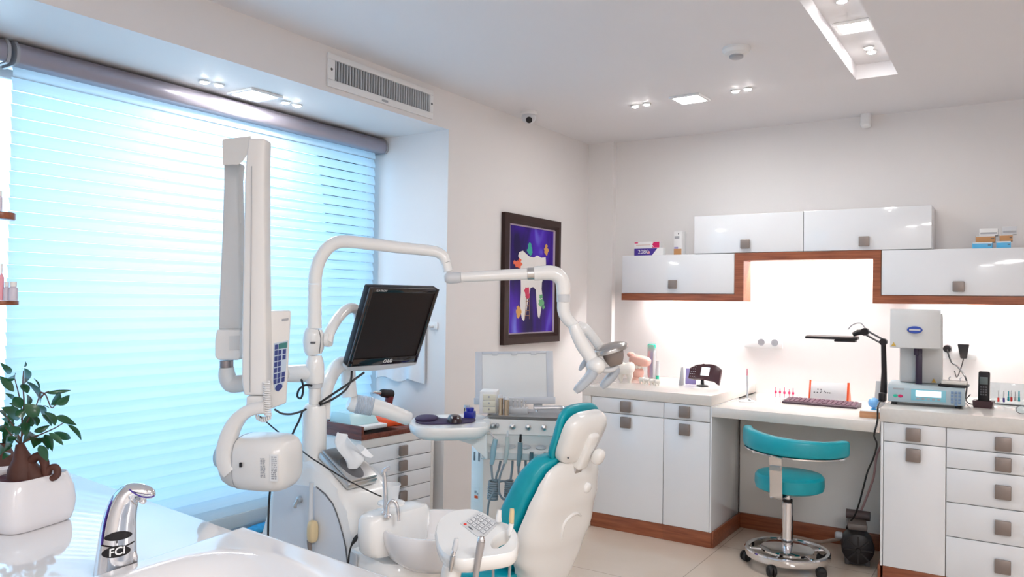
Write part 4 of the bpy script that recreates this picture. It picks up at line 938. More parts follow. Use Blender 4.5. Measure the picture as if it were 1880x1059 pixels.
# prism frame: local x=AX, y=Z, z=x cross y = -AY ; so depth runs from -WV (far) to 0 (near)
b = B(); b.prism(prof, -WV, 0, TM, .022, 4); body = obj('body', b, PLAST, t, ang=50)
b = B(); pl = [tw(503, 905), tw(508, 885), tw(582, 893), tw(612, 924), tw(625, 960), tw(636, 1005), tw(640, 1050), tw(496, 1050), tw(499, 985)]
b.prism(pl, .0004, .003, TM, .0015, 1); dr = obj('service_door', b, mat('cool white panel', (.74, .77, .82), .25, coat=.3), t)
seam = [tw(582, 893), tw(598, 906), tw(612, 924), tw(619, 941), tw(625, 960), tw(631, 982), tw(636, 1005), tw(639, 1030), tw(640, 1050)]
b = B(); b.tube([TM @ V((x, y, .003)) for x, y in seam], .0022, 6); obj('seam', b, DARKG, t)
lk = tw(553, 916); b = B(); T = TM @ M.Translation((lk[0], lk[1], .003)); b.lathe([(0, 0), (.012, 0), (.011, .010), (.006, .012), (0, .012)], T, 18); b.tube([T @ V((0, 0, .010)), T @ V((-.006, -.016, .016)), T @ V((-.010, -.026, .014))], .006, 8, 3); obj('door_lock', b, STEEL, dr)
# suction handpiece hanging on the near face
a_ = TM @ V((*tw(578, 893), .016)); c_ = TM @ V((*tw(575, 990), .016))
t = thing('suction_handpiece', 'pale grey suction tip with beige grip hanging on the water unit', 'handpiece', c_)
b = B(); b.tube([TM @ V((*tw(x, y), .016)) for x, y in ((579, 884), (578, 920), (577, 955), (575, 988))], [.0075, .008, .010, .011], 12, 3); obj('tube_body', b, GREYP, t)
b = B(); cc = tw(583, 973); b.sell((cc[0], cc[1], .020), .016, .036, .016, .6, .6, TM); obj('beige_grip', b, YELLOWT, t)
b = B(); b.tube([TM @ V((*tw(x, y), .016)) for x, y in ((575, 989), (576, 1002), (577, 1014), (577, 1022))], [.0085, .008, .006, .002], 10, 2); obj('brown_tip', b, KNOBM, t)
# steel tissue box on the sloping top
s0, s1 = V((*tw(573, 846), 0)), V((*tw(618, 897), 0)); sd = (s1-s0).normalized(); sn = V((-sd.y, sd.x, 0))
if sn.y < 0: sn = -sn
o_ = TM @ V((*(s0.lerp(s1, .50)).xy, -WV/2+.004)); ex = (TM.to_3x3() @ sd).normalized(); en = (TM.to_3x3() @ sn).normalized()
TB = M.Identity(4); ey = en.cross(ex)
for i in range(3): TB[i][0] = ex[i]; TB[i][1] = ey[i]; TB[i][2] = en[i]; TB[i][3] = o_[i]+en[i]*.002
t = thing('tissue_box', 'brushed steel tissue box tilted on top of the water unit', 'tissue box', o_)
b = B(); b.box(-.084, .094, -.070, .055, .0, .026, .007, TB, 3); obj('box', b, STEEL, t)
b = B(); b.box(-.080, .090, -.066, .051, .0264, .036, .006, TB, 3); lid = obj('lid', b, STEEL, t)
b = B(); b.lathe([(0, .0362), (.034, .0362), (.031, .0372), (0, .0372)], TB @ M.Translation((.032, -.02, 0)), 24, 1.6, 1); obj('slot', b, DARKG, lid)
# crumpled tissue pulled up through the slot
random.seed(11)
tp = TB @ V((.040, -.024, .0385)); t = thing('paper_tissue', 'white tissue pulled up out of the steel box', 'tissue', tp)
b = B(); NR, NC = 13, 24; Rg = []
a0_, a1_ = pt(640, 866, 2.58), None
for i in range(NR):
    u = i/(NR-1); ring = []
    for j in range(NC):
        a = 2*PI*j/NC; flare = .015+.038*u**.8; w = 1+.36*math.sin(2*a+1.1+u*2.2)*u+.20*math.sin(5*a+u*3)*u
        lift = .112*u+.016*math.sin(2*a+.6)*u*u+.012*math.sin(3*a)*u
        if u > .6: lift -= (u-.6)*.085*(1+math.cos(a-.4))
        x = flare*w*math.cos(a)*1.05+.008*math.sin(7*u); y = flare*w*math.sin(a)*.45
        ring.append(V((tp.x+CR.x*x+CF.x*y-.008*u, tp.y+CR.y*x+CF.y*y, tp.z+lift)))
    Rg.append(ring)
# inside surface gives the sheet its thickness
inner = [[p+(V((tp.x, tp.y, p.z))-p)*.06+V((0, 0, .0008)) for p in r] for r in Rg]
b.rings(Rg+inner[::-1]); obj('sheet', b, PAPER, t, ang=28)

# lower module under the bowl, with its control plate
m0 = pt(716, 1018, 2.40); t = thing('bowl_base', 'white rounded bowl base with small control plate of two knobs', 'dental unit', (m0.x, m0.y, 0))
TBm = rot((m0.x, m0.y, 0), DA)
zt_ = hz(700, 1004, 0).z
ztop = pt(690, 1000, 2.42).z; zlow = pt(720, 1056, 2.40).z
b = B(); b.rings([[TBm @ V((x, y, z)) for x, y in ((-.075, -.10+o), (.10, -.13+o), (.155-o, -.10+o), (.185-o, -.04), (.18-o, .05), (.12, .10-o), (-.075, .11-o))] for z, o in ((zlow, .03), (zlow+.02, .006), (zlow+.05, 0), (ztop-.02, 0), (ztop, .012))]); obj('housing', b, PLAST, t, ang=40)
b = B(); b.box(-.07, .07, -.05, .07, .0, zlow-.0005, .01, TBm); obj('foot', b, GREYP, t)
for k, (x, y) in enumerate(((.06, -.05), (.10, -.02), (.13, .02))):
    b = B(); b.tube([TBm @ V((x, y, zlow-.001)), TBm @ V((x+.01, y, .3)), TBm @ V((x-.01, y, .012))], .009, 8, 4); obj('pipe', b, GREYH if k else CHROME, t)
# plate on its camera-side
pa, pb = TBm @ V((-.0755, -.098, 0)), TBm @ V((-.01, -.114, 0)); nrm = (pb-pa).cross(AZ).normalized()
if nrm.dot(CAM-pa) < 0: nrm = -nrm
TP = frame(pa.lerp(pb, .5)+V((0, 0, (zlow+ztop)/2+.004))+nrm*.003, pb-pa, AZ)
sgn = 1 if TP.to_3x3().col[2].dot(nrm) > 0 else -1
b = B(); b.box(-.024, .024, -.040, .040, -.003, .0025, .002, TP); cp = obj('control_plate', b, GREYP, t)
for x in (-.011, .012):
    b = B(); b.lathe([(0, .0026), (.007, .0026), (.006, .010), (0, .011)], TP @ M.Translation((x, -.004, 0)), 14); obj('knob', b, DARKG, cp)
b = B(); b.box(-.019, .010, -.024, -.019, .0024, .0032, 0, TP); obj('red_strip', b, MAGENTA, cp)
# ------------------------------------------------------------------ spittoon bowl
zB = .735
Cb = hz(803, 960, zB); t = thing('spittoon', 'white spittoon bowl with chrome fillers beside the water unit', 'spittoon', (Cb.x, Cb.y, ztop))
TBo = rot((Cb.x, Cb.y, 0), DA)
dk = hz(725, 943, zB+.02)
b = B(); prof_o = [(.0, -.108), (.06, -.108), (.11, -.100), (.145, -.072), (.162, -.03), (.167, .0), (.163, .010), (.154, .010), (.146, .0), (.136, -.035), (.105, -.066), (.05, -.078), (0, -.08)]
b.lathe(prof_o, TBo @ M.Translation((0, 0, zB-.012)), 48, 1.0, 1.0); obj('bowl', b, BASINM, t)
dl = (TBo.inverted() @ dk); dl.z = 0
b = B()
for_rings = []
for z, w in ((ztop+.018, .82), (ztop+.034, .95), (zB-.02, 1.0), (zB+.022, .98), (zB+.034, .90), (zB+.037, .7)):
    for_rings.append([TBo @ V((dl.x+w*(.050*math.copysign(abs(math.cos(a))**.6, math.cos(a))), dl.y+.0+w*(.125*math.copysign(abs(math.sin(a))**.6, math.sin(a))), z)) for a in [2*PI*i/28 for i in range(28)]])
b.rings(for_rings); obj('filler_deck', b, PLAST, t, ang=50)
def on_deck(x, y): q = hz(x, y, zB+.037); return q
f0 = on_deck(708, 943); dd = (f0-CAM).dot(CF)
b = B(); b.lathe([(0, 0), (.012, 0), (.012, .005), (.008, .009), (0, .009)], M.Translation(f0), 16); tubepx(b, [(708, 941, 9), (707.5, 905, 8.5), (706, 874, 8), (704.5, 868, 9), (706, 864, 9), (711, 860, 8), (716, 859.5, 9)], dd, 12, 4); obj('cup_filler', b, CHROME, t)
f1 = on_deck(712, 949); dd = (f1-CAM).dot(CF)
b = B(); b.lathe([(0, 0), (.011, 0), (.011, .005), (.007, .008), (0, .008)], M.Translation(f1), 16); tubepx(b, [(711.5, 947, 7), (712, 933, 6.5), (714, 924, 6.5), (720, 919, 6.5), (726, 922, 6.5), (730, 932, 6.5), (731.5, 944, 6.5), (732, 956, 6.5)], dd, 12, 4); obj('rinse_spout', b, CHROME, t)
b = B(); f2 = on_deck(735, 935); b.lathe([(0, 0), (.042, 0), (.042, .004), (.036, .006), (0, .006)], M.Translation(on_deck(718, 924)), 24); obj('cup_rest', b, PLAST, t)
q = on_deck(718, 923)+V((0, 0, .0065)); dd = (q-CAM).dot(CF); t = thing('plastic_cup', 'clear disposable cup standing behind the chrome filler', 'cup', q)
rt, rb_ = 16.5*mpp(dd), 12.5*mpp(dd); hh_ = 30*mpp(dd)
b = B(); b.lathe([(0, 0), (rb_, 0), (rt, hh_), (rt+.002, hh_+.001), (rt+.002, hh_-.003), (rt-.0012, hh_-.003), (rb_-.001, .002), (0, .002)], M.Translation(q), 28); mc = mat('frosted clear plastic', (.86, .88, .90), .15, var=.01); mc.node_tree.nodes['Principled BSDF'].inputs['Alpha'].default_value = .42; obj('cup', b, mc, t)

# ------------------------------------------------------------------ column with joints, light pole and lamp
dC = 2.66
cb_ = pt(577, 866, dC)
t = thing('unit_column', 'white round column on the water unit carrying lamp, monitor and x-ray arms', 'column', cb_)
b = B(); tubepx(b, [(576, 866, 44), (577, 800, 44), (578, 752, 43), (578, 744, 38), (578, 741, 30)], dC, 28, 1); obj('lower_column', b, PLAST, t)
b = B(); tubepx(b, [(578, 741.5, 22.5), (578, 712.5, 22.5)], dC, 24, 1); obj('neck', b, PLAST, t)
b = B(); tubepx(b, [(578, 712, 26), (578, 703, 28)], dC, 24, 1); obj('clamp_ring', b, GREYP, t)
b = B(); tubepx(b, [(578, 702.5, 32), (578, 690, 34), (578, 670, 34), (578, 660, 30), (578, 652, 24)], dC, 28, 1); tubepx(b, [(575, 684, 33), (552, 685, 33), (522, 686, 31)], dC, 22, 1); obj('boom_collar', b, PLAST, t)
b = B(); tubepx(b, [(577, 651, 27), (576, 642, 36), (576, 626, 40), (576, 611, 36), (577, 603, 29)], dC, 28, 3); jt = obj('swivel_joint', b, PLAST, t)
b = B(); b.tube([pt(x, y, dC-.052) for x, y in ((585, 605), (589, 622), (586, 648))], .0016, 6, 4); obj('joint_seam', b, DARKG, jt)
b = B(); q = pt(574.5, 629, dC-.0375*1.02); b.box(-.008, .008, -.004, .004, -.003, .003, .001, frame(q, CR, CF)); obj('joint_screw', b, DARKG, jt)
dP = 2.66
bs = pt(577, 602, dP); t = thing('dental_lamp', 'white dental operating lamp on a long bent arm over the chair', 'lamp', bs)
b = B(); tubepx(b, [(577.5, 602.5, 26), (577.5, 560, 25), (578, 521.5, 24.5)], dP, 22, 1); obj('lower_pole', b, PLAST, t)
b = B(); tubepx(b, [(578, 521, 24.5), (579, 505, 24.5), (585, 481, 24.5), (598, 459, 24.5), (616, 446, 24), (640, 443.5, 23.5), (690, 449, 22.5), (740, 455, 21.5), (785, 459.5, 20.5), (803, 463, 20), (814, 471, 19.5), (819, 482, 19)], dP, 20, 4); obj('upper_pole', b, PLAST, t)
b = B(); tubepx(b, [(819, 482.5, 17), (822, 494, 18), (823, 498, 18)], dP, 18, 2); obj('pole_tip', b, PLAST, t)
dA = 2.64
b = B(); tubepx(b, [(816, 511, 12), (820, 510.5, 19), (826, 510, 22), (838, 509.5, 21), (846, 509, 19)], dA, 20, 2); obj('arm_pivot', b, GREYP, t)
b = B(); tubepx(b, [(846.5, 508.8, 18.5), (900, 506, 19.5), (968, 502.5, 21)], dA, 20, 1); obj('swing_arm', b, PLAST, t)
b = B(); tubepx(b, [(968.3, 502.5, 22.5), (980, 502, 22.5)], dA, 20, 1); obj('arm_ring', b, STEEL, t)
b = B(); tubepx(b, [(980.3, 502, 26), (1005, 500.5, 27), (1020, 503, 27.5), (1031, 513, 27), (1034, 527, 26), (1034.5, 540, 25.5)], dA, 22, 4); obj('elbow', b, PLAST, t)
b = B(); tubepx(b, [(1034.5, 540.3, 25.5), (1034.5, 554, 25)], dA, 22, 1); obj('elbow_sleeve', b, GREYP, t)
b = B(); tubepx(b, [(1034.5, 554.3, 23.5), (1034.5, 570, 23), (1040, 583, 22.5), (1049, 593, 21), (1056, 600, 19)], dA, 20, 3); obj('drop_tube', b, PLAST, t)
# fork and head of the lamp
b = B(); tubepx(b, [(1053, 596, 20), (1058, 609, 24), (1069, 632, 26), (1084, 655, 25), (1092, 668, 22)], dA-.03, 18, 4); obj('fork_arm', b, PLAST, t)
b = B(); tubepx(b, [(1060, 597, 16), (1072, 603, 22, ), (1083, 612, 18), (1098, 632, 17), (1108, 646, 15)], dA+.11, 18, 4); obj('rear_fork_arm', b, PLAST, t)
b = B(); q = pt(1094, 671, dA-.04); b.sell(q, .033, .030, .030); obj('fork_knuckle', b, PLAST, t)
b = B(); tubepx(b, [(1098, 676, 11), (1112, 680, 11), (1126, 677, 10), (1135, 670, 8)], dA, 14, 4); obj('yoke', b, GREYP, t)
# reflector shell: shallow dish seen from its side
hc = pt(1120, 643, dA+.01)
hl, hr = pt(1087, 650, dA+.02), pt(1153, 633, dA); ax_ = (hr-hl).normalized(); nn = ax_.cross(CF).normalized()
if nn.z < 0: nn = -nn
TH = M.Identity(4); yy_ = nn.cross(ax_)
for i in range(3): TH[i][0] = ax_[i]; TH[i][1] = yy_[i]; TH[i][2] = nn[i]; TH[i][3] = hl.lerp(hr, .5)[i]
L2 = (hr-hl).length/2; b = B(); Rr = []
NS = 26
for k in range(9):
    u = k/8; s_ = math.sin(u*PI/2); z_ = .020*(1-u*u); Rr.append([TH @ V((L2*s_*math.cos(2*PI*j/NS), .075*s_*math.sin(2*PI*j/NS), z_+.002)) if s_ > 0 else None for j in range(NS)] if k else [TH @ V((L2*.02*math.cos(2*PI*j/NS), .0015*math.sin(2*PI*j/NS), .022)) for j in range(NS)])
Rr += [[TH @ V((L2*(1-.03*k)*math.cos(2*PI*j/NS), .075*(1-.03*k)*math.sin(2*PI*j/NS), z_)) for j in range(NS)] for k, z_ in ((0, -.006), (1.5, -.008), (3, .002), (12, .010), (30, .014))]
b.rings(Rr); obj('reflector', b, mat('silver lamp shell', (.50, .49, .48), .22, .85, var=.04), t, ang=40)
b = B(); b.rings([[TH @ V(p) for p in ((-.03+o, -.03, z), (.045-o, -.03, z), (.045-o, .03, z), (-.03+o, .03, z))] for z, o in ((.0, 0), (-.03, .004), (-.055, .016))]); b.bevel(b.bm.faces[:], .005); obj('bulb_housing', b, mat('dark nickel', (.24, .21, .20), .3, .7), t)
for nm, p_, dd_ in (('handle', [(1089, 681, 20), (1084, 690, 21), (1072, 703, 19), (1062, 713, 17), (1056, 719, 11)], dA-.07), ('handle', [(1131, 674, 16), (1128, 683, 18), (1119, 695, 18), (1109, 706, 15), (1104, 711, 10)], dA+.06)):
    b = B(); tubepx(b, p_, dd_, 16, 4); obj(nm, b, mat('blue grey handle', (.45, .50, .56), .3, coat=.2), t)
b = B(); tubepx(b, [(1064, 680, 5), (1069, 672, 10), (1076, 663, 12), (1080, 659, 8)], dA+.0, 12, 4); obj('side_knob', b, mat('blue grey handle', (.45, .50, .56), .3), t)

# ------------------------------------------------------------------ monitor on its arm
dM = 2.92
Cm = pt(723, 599, dM)
Um = (CR*.254+CF*.276-CU*.006).normalized(); Vm0 = (CR*.100+CU*.304-CF*.092); Vm = (Vm0-Um*Vm0.dot(Um)).normalized()
Nm = Um.cross(Vm)
if Nm.dot(CAM-Cm) < 0: Nm = -Nm
TMn = M.Identity(4)
for i in range(3): TMn[i][0] = Um[i]; TMn[i][1] = Vm[i]; TMn[i][2] = Nm[i]; TMn[i][3] = Cm[i]
mw, mh = .164, .158
ab = pt(602, 626, dC)
t = thing('monitor_boom', 'white curved tube arm holding the black monitor', 'monitor arm', ab)
b = B(); tubepx(b, [(597, 624, 24), (604, 624, 23)], dC, 18, 1); tubepx(b, [(601, 631, 20, 2.66), (603, 618, 20, 2.68), (607, 606, 20.5, 2.70), (618, 587, 20.5, 2.76), (630, 573, 20, 2.82), (641, 566, 19.5, 2.88), (652, 567, 19, 2.93), (658, 578, 18.5, 2.97), (660, 600, 18, 3.0), (668, 630, 17, 3.02)], dC, 18, 4); obj('arm_tube', b, PLAST, t)
b = B(); e0 = pt(668, 630, 3.02); e1 = TMn @ V((-.02, -.02, -.036)); b.tube([e0, e0.lerp(e1, .5)+V((0, 0, -.01)), e1], [.02, .022, .02], 14, 3); obj('mount', b, GREYP, t)
t = thing('monitor', 'tilted black flat monitor with pale chin on the unit arm', 'monitor', TMn @ V((0, -mh, 0)))
b = B(); b.box(-mw, mw, -mh, mh, -.032, -.0005, .006, TMn); obj('back_case', b, BLACK, t)
b = B()
for q in ((-mw, -mw+.016, -mh, mh), (mw-.016, mw, -mh, mh), (-mw+.0163, mw-.0163, mh-.018, mh), (-mw+.0163, mw-.0163, -mh, -mh+.030)): b.box(q[0], q[1], q[2], q[3], 0, .008, .002, TMn)
bz = obj('bezel', b, mat('piano black', (.014, .009, .010), .10, coat=.5), t)
b = B(); b.box(-mw+.0165, mw-.0165, -mh+.0305, mh-.0185, 0, .003, 0, TMn); obj('screen', b, SCREEN, t)
b = B(); N = 20
b.rings([[TMn @ V((x, y0_, z)) for y0_, z in ((-mh-.0006, .009), (-mh-.0006, -.028), (-mh-.010-c_*.7, -.024), (-mh-.012-c_, .004))] for x, c_ in [(-mw+2*mw*i/N, .016*math.sin(PI*min(.999, max(.001, i/N)))**.6*(1-.45*i/N)) for i in range(N+1)]]); obj('pale_chin', b, GREYP, t)
b = B(); T = TMn @ M.Translation((.012, -mh+.015, .0082)); b.text('LG', .019, T, .0003, align='LEFT', fat=.0006)
b.rings([[T @ V((-.011+r_*math.cos(2*PI*j/20), r_*math.sin(2*PI*j/20), z)) for j in range(20)] for r_, z in ((.0075, 0), (.0075, .0006), (.0055, .0006), (.0055, 0))], closed=True); obj('logo', b, WHITEM, bz)
b = B(); b.text('FLATRON', .011, TMn @ M.Translation((-mw+.028, mh-.010, .0082)), .0002, align='LEFT', shear=.2); obj('brand_lettering', b, GREYP, bz)
# black cables from the monitor and round the column
cbs = [('monitor cable running straight from the monitor to the column', [(668, 684, 4.4, 2.88), (640, 704, 4.4, 2.76), (610, 724, 4.4, 2.67), (586, 740, 4.4, 2.615)]),
       ('monitor cable sagging below the straight one to the column', [(646, 681, 4.2, 2.88), (644, 698, 4.2, 2.86), (634, 716, 4.2, 2.80), (612, 732, 4.2, 2.69), (588, 743, 4.2, 2.62)]),
       ('black cable looping left of the column neck', [(573, 708, 4, 2.615), (560, 707, 4, 2.62), (549, 715, 4, 2.63), (546, 727, 4, 2.63), (552, 731, 4, 2.62), (556, 721, 4, 2.61), (556, 706, 4, 2.62), (553, 696, 4, 2.625)]),
       ('black cable from the x-ray box to the column', [(505, 752, 4, 2.33), (518, 759, 4, 2.42), (535, 760, 4, 2.52), (553, 755, 4, 2.60), (562, 751, 4, 2.62)]),
       ('black cable dropping down behind the x-ray head', [(556, 752, 4, 2.615), (549, 772, 4, 2.61), (540, 790, 4, 2.6), (522, 830, 4, 2.58), (505, 870, 4, 2.56), (496, 900, 4, 2.52), (493, 945, 4, 2.48), (492, 1000, 4, 2.47), (492, 1045, 4, 2.47)]),
       ('thin black wire from the x-ray box across the tissue box', [(478, 765, 2.6, 2.30), (490, 775, 2.6, 2.44), (510, 792, 2.6, 2.53), (535, 812, 2.6, 2.54), (568, 838, 2.6, 2.46), (590, 852, 2.6, 2.43), (625, 874, 2.6, 2.40), (655, 890, 2.6, 2.42), (690, 907, 2.6, 2.44), (700, 911, 2.6, 2.46)]),
       ('black mains lead with inline block by the control plate', [(668, 970, 3.6, 2.34), (658, 980, 3.6, 2.33), (652, 990, 9, 2.33), (645, 1002, 3.4, 2.33), (641, 1018, 3.4, 2.33), (639, 1042, 3.4, 2.33)])]
for l, p_ in cbs:
    b = B(); tubepx(b, p_, 2.6, 8, 5); tag(obj('cable', b, CABLEB), l, 'cable')

# ------------------------------------------------------------------ x-ray machine on the folded arm
dX = 2.35
def bar(b, pts, depth0, thick, bev=.008):
    """upright bar: pts rows (py, px_left, px_right, [d]) seen from the front, with real thickness behind"""
    Rr = []
    for y, xl, xr in pts:
        a, c = pt(xl, y, depth0), pt(xr, y, depth0); Rr.append([a, c, c+CF*thick, a+CF*thick])
    n0 = len(b.bm.faces); b.rings(Rr); b.bm.faces.ensure_lookup_table()
    if bev: b.bevel(b.bm.faces[n0:], bev, 3)
top = pt(448, 270, dX)
t = thing('xray_machine', 'white dental x-ray machine with folded arm, control box and tube head', 'x-ray machine', pt(460, 760, dX))
XG = mat('x-ray grey white', (.66, .665, .66), .32, coat=.15, var=.01)
XI = mat('x-ray ivory', (.79, .78, .765), .28, coat=.25, var=.012)
b = B(); bar(b, [(253, 455, 486), (262, 455, 487), (276, 452, 486), (330, 448.5, 485.5), (480, 446, 486), (600, 443.5, 488), (700, 443, 488), (726, 447, 487)], dX-.01, .065); obj('front_arm', b, XI, t)
b = B(); bar(b, [(298, 410, 440), (330, 410, 437), (430, 407, 440), (540, 402, 442), (606, 400, 442)], dX+.10, .055); obj('rear_arm', b, XG, t)
b = B(); p_ = [(408, 258), (411, 255), (461, 249.3), (461, 270), (452, 287), (446, 296), (438, 302), (409, 303)]
TC = frame(CAM, CR, CU); fc = [pt(x, y, 1.0)-CAM for x, y in p_]
b.rings([[pt(x, y, d) for x, y in p_] for d in (dX-.006, dX+.16)]); obj('top_hinge', b, XG, t)
b = B(); b.tube([pt(x, y, dX-.012) for x, y in ((462, 305), (461, 480), (459, 640), (459, 720))], .0011, 5); obj('arm_seam', b, GREYM, t)
b = B(); bar(b, [(605, 397, 441), (625, 394, 441), (655, 394, 441), (661, 400, 438)], dX+.08, .08, .012); br_ = obj('arm_bracket', b, XI, t)
b = B(); q = [pt(x, y, dX+.077) for x, y in ((421, 617), (440, 616), (440, 642), (421, 643))]; q2 = [p+CF*.004 for p in q]; b.rings([q, q2]); obj('cover_plate', b, XG, br_)
b = B(); tubepx(b, [(416, 661.5, 24), (416, 674, 24)], dX+.11, 20, 1); obj('metal_ring', b, mat('dull ring metal', (.30, .26, .26), .35, .7, scale=40, var=.4), t)
b = B(); tubepx(b, [(416, 674.5, 26), (417, 690, 31), (424, 704, 32), (440, 704, 32), (462, 700, 30)], dX+.11, 20, 4); obj('elbow', b, XG, t)
b = B(); tubepx(b, [(455, 700, 28, dX+.11), (490, 690, 26, dX+.13), (520, 686, 26, dX+.22)], dX+.13, 18, 3); obj('boom_stub', b, XG, t)
b = B(); bar(b, [(727, 451, 488), (740, 451, 489), (752, 450, 492)], dX-.006, .06, .008); wr = obj('wrist', b, XI, t)
b = B(); q = [pt(x, y, dX-.0065) for x, y in ((462, 740), (471, 739.5), (471, 742.5), (462, 743))]; b.rings([q, [p+CF*.002 for p in q]]); obj('dark_mark', b, DARKG, wr)
# yoke that carries the tube head
Rr = []
yk = [(486, 748, 24, 0), (470, 750, 24, 0), (452, 756, 25, .0), (437, 768, 27, 0), (425, 786, 30, 0), (416, 810, 32, 0), (412, 835, 33, 0), (416, 856, 34, 0), (424, 866, 33, 0)]
P_, r_ = catmull([pt(x, y, dX-.02) for x, y, w, o in yk], [w/2*mpp(dX) for x, y, w, o in yk], 4)
b = B(); n = len(P_)
for i in range(n):
    tg = (P_[min(i+1, n-1)]-P_[max(i-1, 0)]).normalized(); a = tg.cross(CF).normalized(); k = r_[i]*.92
    ring = []
    for j in range(16):
        p = 2*PI*j/16; ring.append(P_[i]+a*(k*math.copysign(abs(math.cos(p))**.5, math.cos(p)))+CF*(.030*math.copysign(abs(math.sin(p))**.5, math.sin(p))+.01))
    Rr.append(ring)
b.rings(Rr); obj('yoke', b, XI, t, ang=50)
b = B(); tubepx(b, [(423, 858, 40), (432, 858, 42), (440, 857, 40), (446, 857, 36)], dX+.0, 24, 2); pv = obj('pivot_hub', b, XI, t)
b = B(); q = [pt(x, y, dX-.055) for x, y in ((439, 850), (443, 850), (443, 858), (439, 858))]; b.rings([q, [p+CF*.012 for p in q]]); obj('black_pin', b, BLACK, pv)
# tube head: rounded drum whose axis leans away to the left
hcx = pt(484, 846, dX+.03)
Hx = (CR*.98-CF*.20).normalized(); Hz = (CU*.995-CR*.09); Hz = (Hz-Hx*Hz.dot(Hx)).normalized(); Hy = Hz.cross(Hx)
THd = M.Identity(4)
for i in range(3): THd[i][0] = Hx[i]; THd[i][1] = Hy[i]; THd[i][2] = Hz[i]; THd[i][3] = hcx[i]
def drum(b, xs, T, ry=.082, e=.62, seg=36):
    b.rings([[T @ V((x, ry*s_*math.copysign(abs(math.cos(2*PI*j/seg))**e, math.cos(2*PI*j/seg)), ry*s_*math.copysign(abs(math.sin(2*PI*j/seg))**e, math.sin(2*PI*j/seg)))) for j in range(seg)] for x, s_ in xs]); return b
b = B(); drum(b, [(-.058, .97), (-.050, 1.0), (.02, 1.03), (.066, 1.0), (.086, .92), (.097, .78), (.103, .55), (.105, .2)], THd); hd = obj('tube_head', b, XI, t, ang=50)
b = B(); drum(b, [(-.130, .45), (-.123, .62), (-.108, .80), (-.085, .92), (-.0595, .965)], THd); obj('head_rear', b, XG, t, ang=50)
b = B(); drum(b, [(-.0593, .985), (-.0582, .985)], THd); obj('head_seam', b, GREYM, t)
b = B(); T = THd @ M.Translation((-.100, .012, .005)); drum(b, [(-.062, .30), (-.058, .42), (-.02, .46), (.0, .5)], T, .082, 1.0); obj('beam_port', b, mat('pale blue plastic', (.50, .66, .76), .3), t)
# printed labels on the near side of the drum: faces toward -Hy
def lbl(name, x0, x1, z0, z1, rows, cols, parent):
    b = B(); rnd = random.Random(5+rows); yv = -.0865
    for r_ in range(rows):
        zz_ = z1-(z1-z0)*(r_+.5)/rows; h_ = (z1-z0)/rows*.30; x = x0
        while x < x1-.002:
            w = min(x1-x, rnd.uniform(.003, .010)); b.rings([[THd @ V((xx, -.0838, zq)) for xx, zq in ((x, zz_-h_), (x+w, zz_-h_), (x+w, zz_+h_), (x, zz_+h_))], [THd @ V((xx, -.0832, zq)) for xx, zq in ((x, zz_-h_), (x+w, zz_-h_), (x+w, zz_+h_), (x, zz_+h_))]]); x += w+.002
    return obj(name, b, GREYM, parent)
b = B(); q = [THd @ V((x, -.0834, z)) for x, z in ((.066, -.037), (.092, -.037), (.092, .042), (.066, .042))]; b.rings([q, [p+Hy*.001 for p in q]]); obj('white_label', b, WHITEM, hd)
lbl('label_print', .071, .089, -.032, .037, 12, 3, hd); lbl('stamp_print', .036, .052, -.028, .030, 13, 2, hd)
# control box behind the front arm
bx = [pt(489, 571, dX+.035), pt(535.5, 570, dX+.085), pt(527, 740, dX+.085), pt(483, 757, dX+.035)]
bn = (bx[1]-bx[0]).cross(bx[3]-bx[0]).normalized()
if bn.dot(CAM-bx[0]) > 0: bn = -bn
b = B(); b.rings([bx, [p+bn*.06 for p in bx]]); b.bevel(b.bm.faces[:], .006, 3); cbx = obj('control_box', b, XI, t)
def bxp(u, v, o=.001): return bx[0].lerp(bx[1], u).lerp(bx[3].lerp(bx[2], u), v)-bn*o
b = B(); pl_ = [(.34, .33), (.90, .32), (.86, .70), (.76, .81), (.60, .845), (.44, .81), (.35, .70)]; b.rings([[bxp(u, v, .0022) for u, v in pl_], [bxp(u, v, .0003) for u, v in pl_]]); kp = obj('keypad_panel', b, mat('pale blue membrane', (.52, .62, .74), .35), cbx)
b = B()
rnd = random.Random(3)
for v in (.345, .405, .465, .525, .585, .645, .70):
    for u in (.375, .525, .70):
        if u > .6 and .5 < v < .62: continue
        w = .12 if u < .6 else .13; p_ = [(u, v), (u+w, v), (u+w, v+.049), (u, v+.049)]; b.rings([[bxp(a, c, .0034) for a, c in p_], [bxp(a, c, .0023) for a, c in p_]])
p_ = [(.60+.15*math.cos(2*PI*i/16), .795+.036*math.sin(2*PI*i/16)) for i in range(16)]; b.rings([[bxp(a, c, .0034) for a, c in p_], [bxp(a, c, .0023) for a, c in p_]]); obj('keys', b, NAVY, kp)
b = B(); p_ = [(.53, .338), (.86, .335), (.86, .392), (.53, .394)]; b.rings([[bxp(a, c, .0042) for a, c in p_], [bxp(a, c, .0035) for a, c in p_]]); obj('green_window', b, mat('dark green window', (.04, .20, .20), .3), kp)
b = B()
for u, v, m_ in ((.14, .085, 0), ):
    q = bxp(u, v, .001); b.sell(q, .003, .003, .003)
obj('indicator', b, DARKG, cbx)
b = B(); q = bxp(.12, .135, .001); b.sell(q, .004, .004, .004); obj('green_led', b, GRNP, cbx)
b = B(); q = bxp(.09, .86, .001); b.sell(q, .006, .006, .006); obj('socket', b, STEEL, cbx)
b = B(); p_ = [(.62, .085), (.88, .08), (.88, .105), (.62, .11)]; b.rings([[bxp(a, c, .0012) for a, c in p_], [bxp(a, c, .0001) for a, c in p_]]); obj('maker_strip', b, GREYM, cbx)
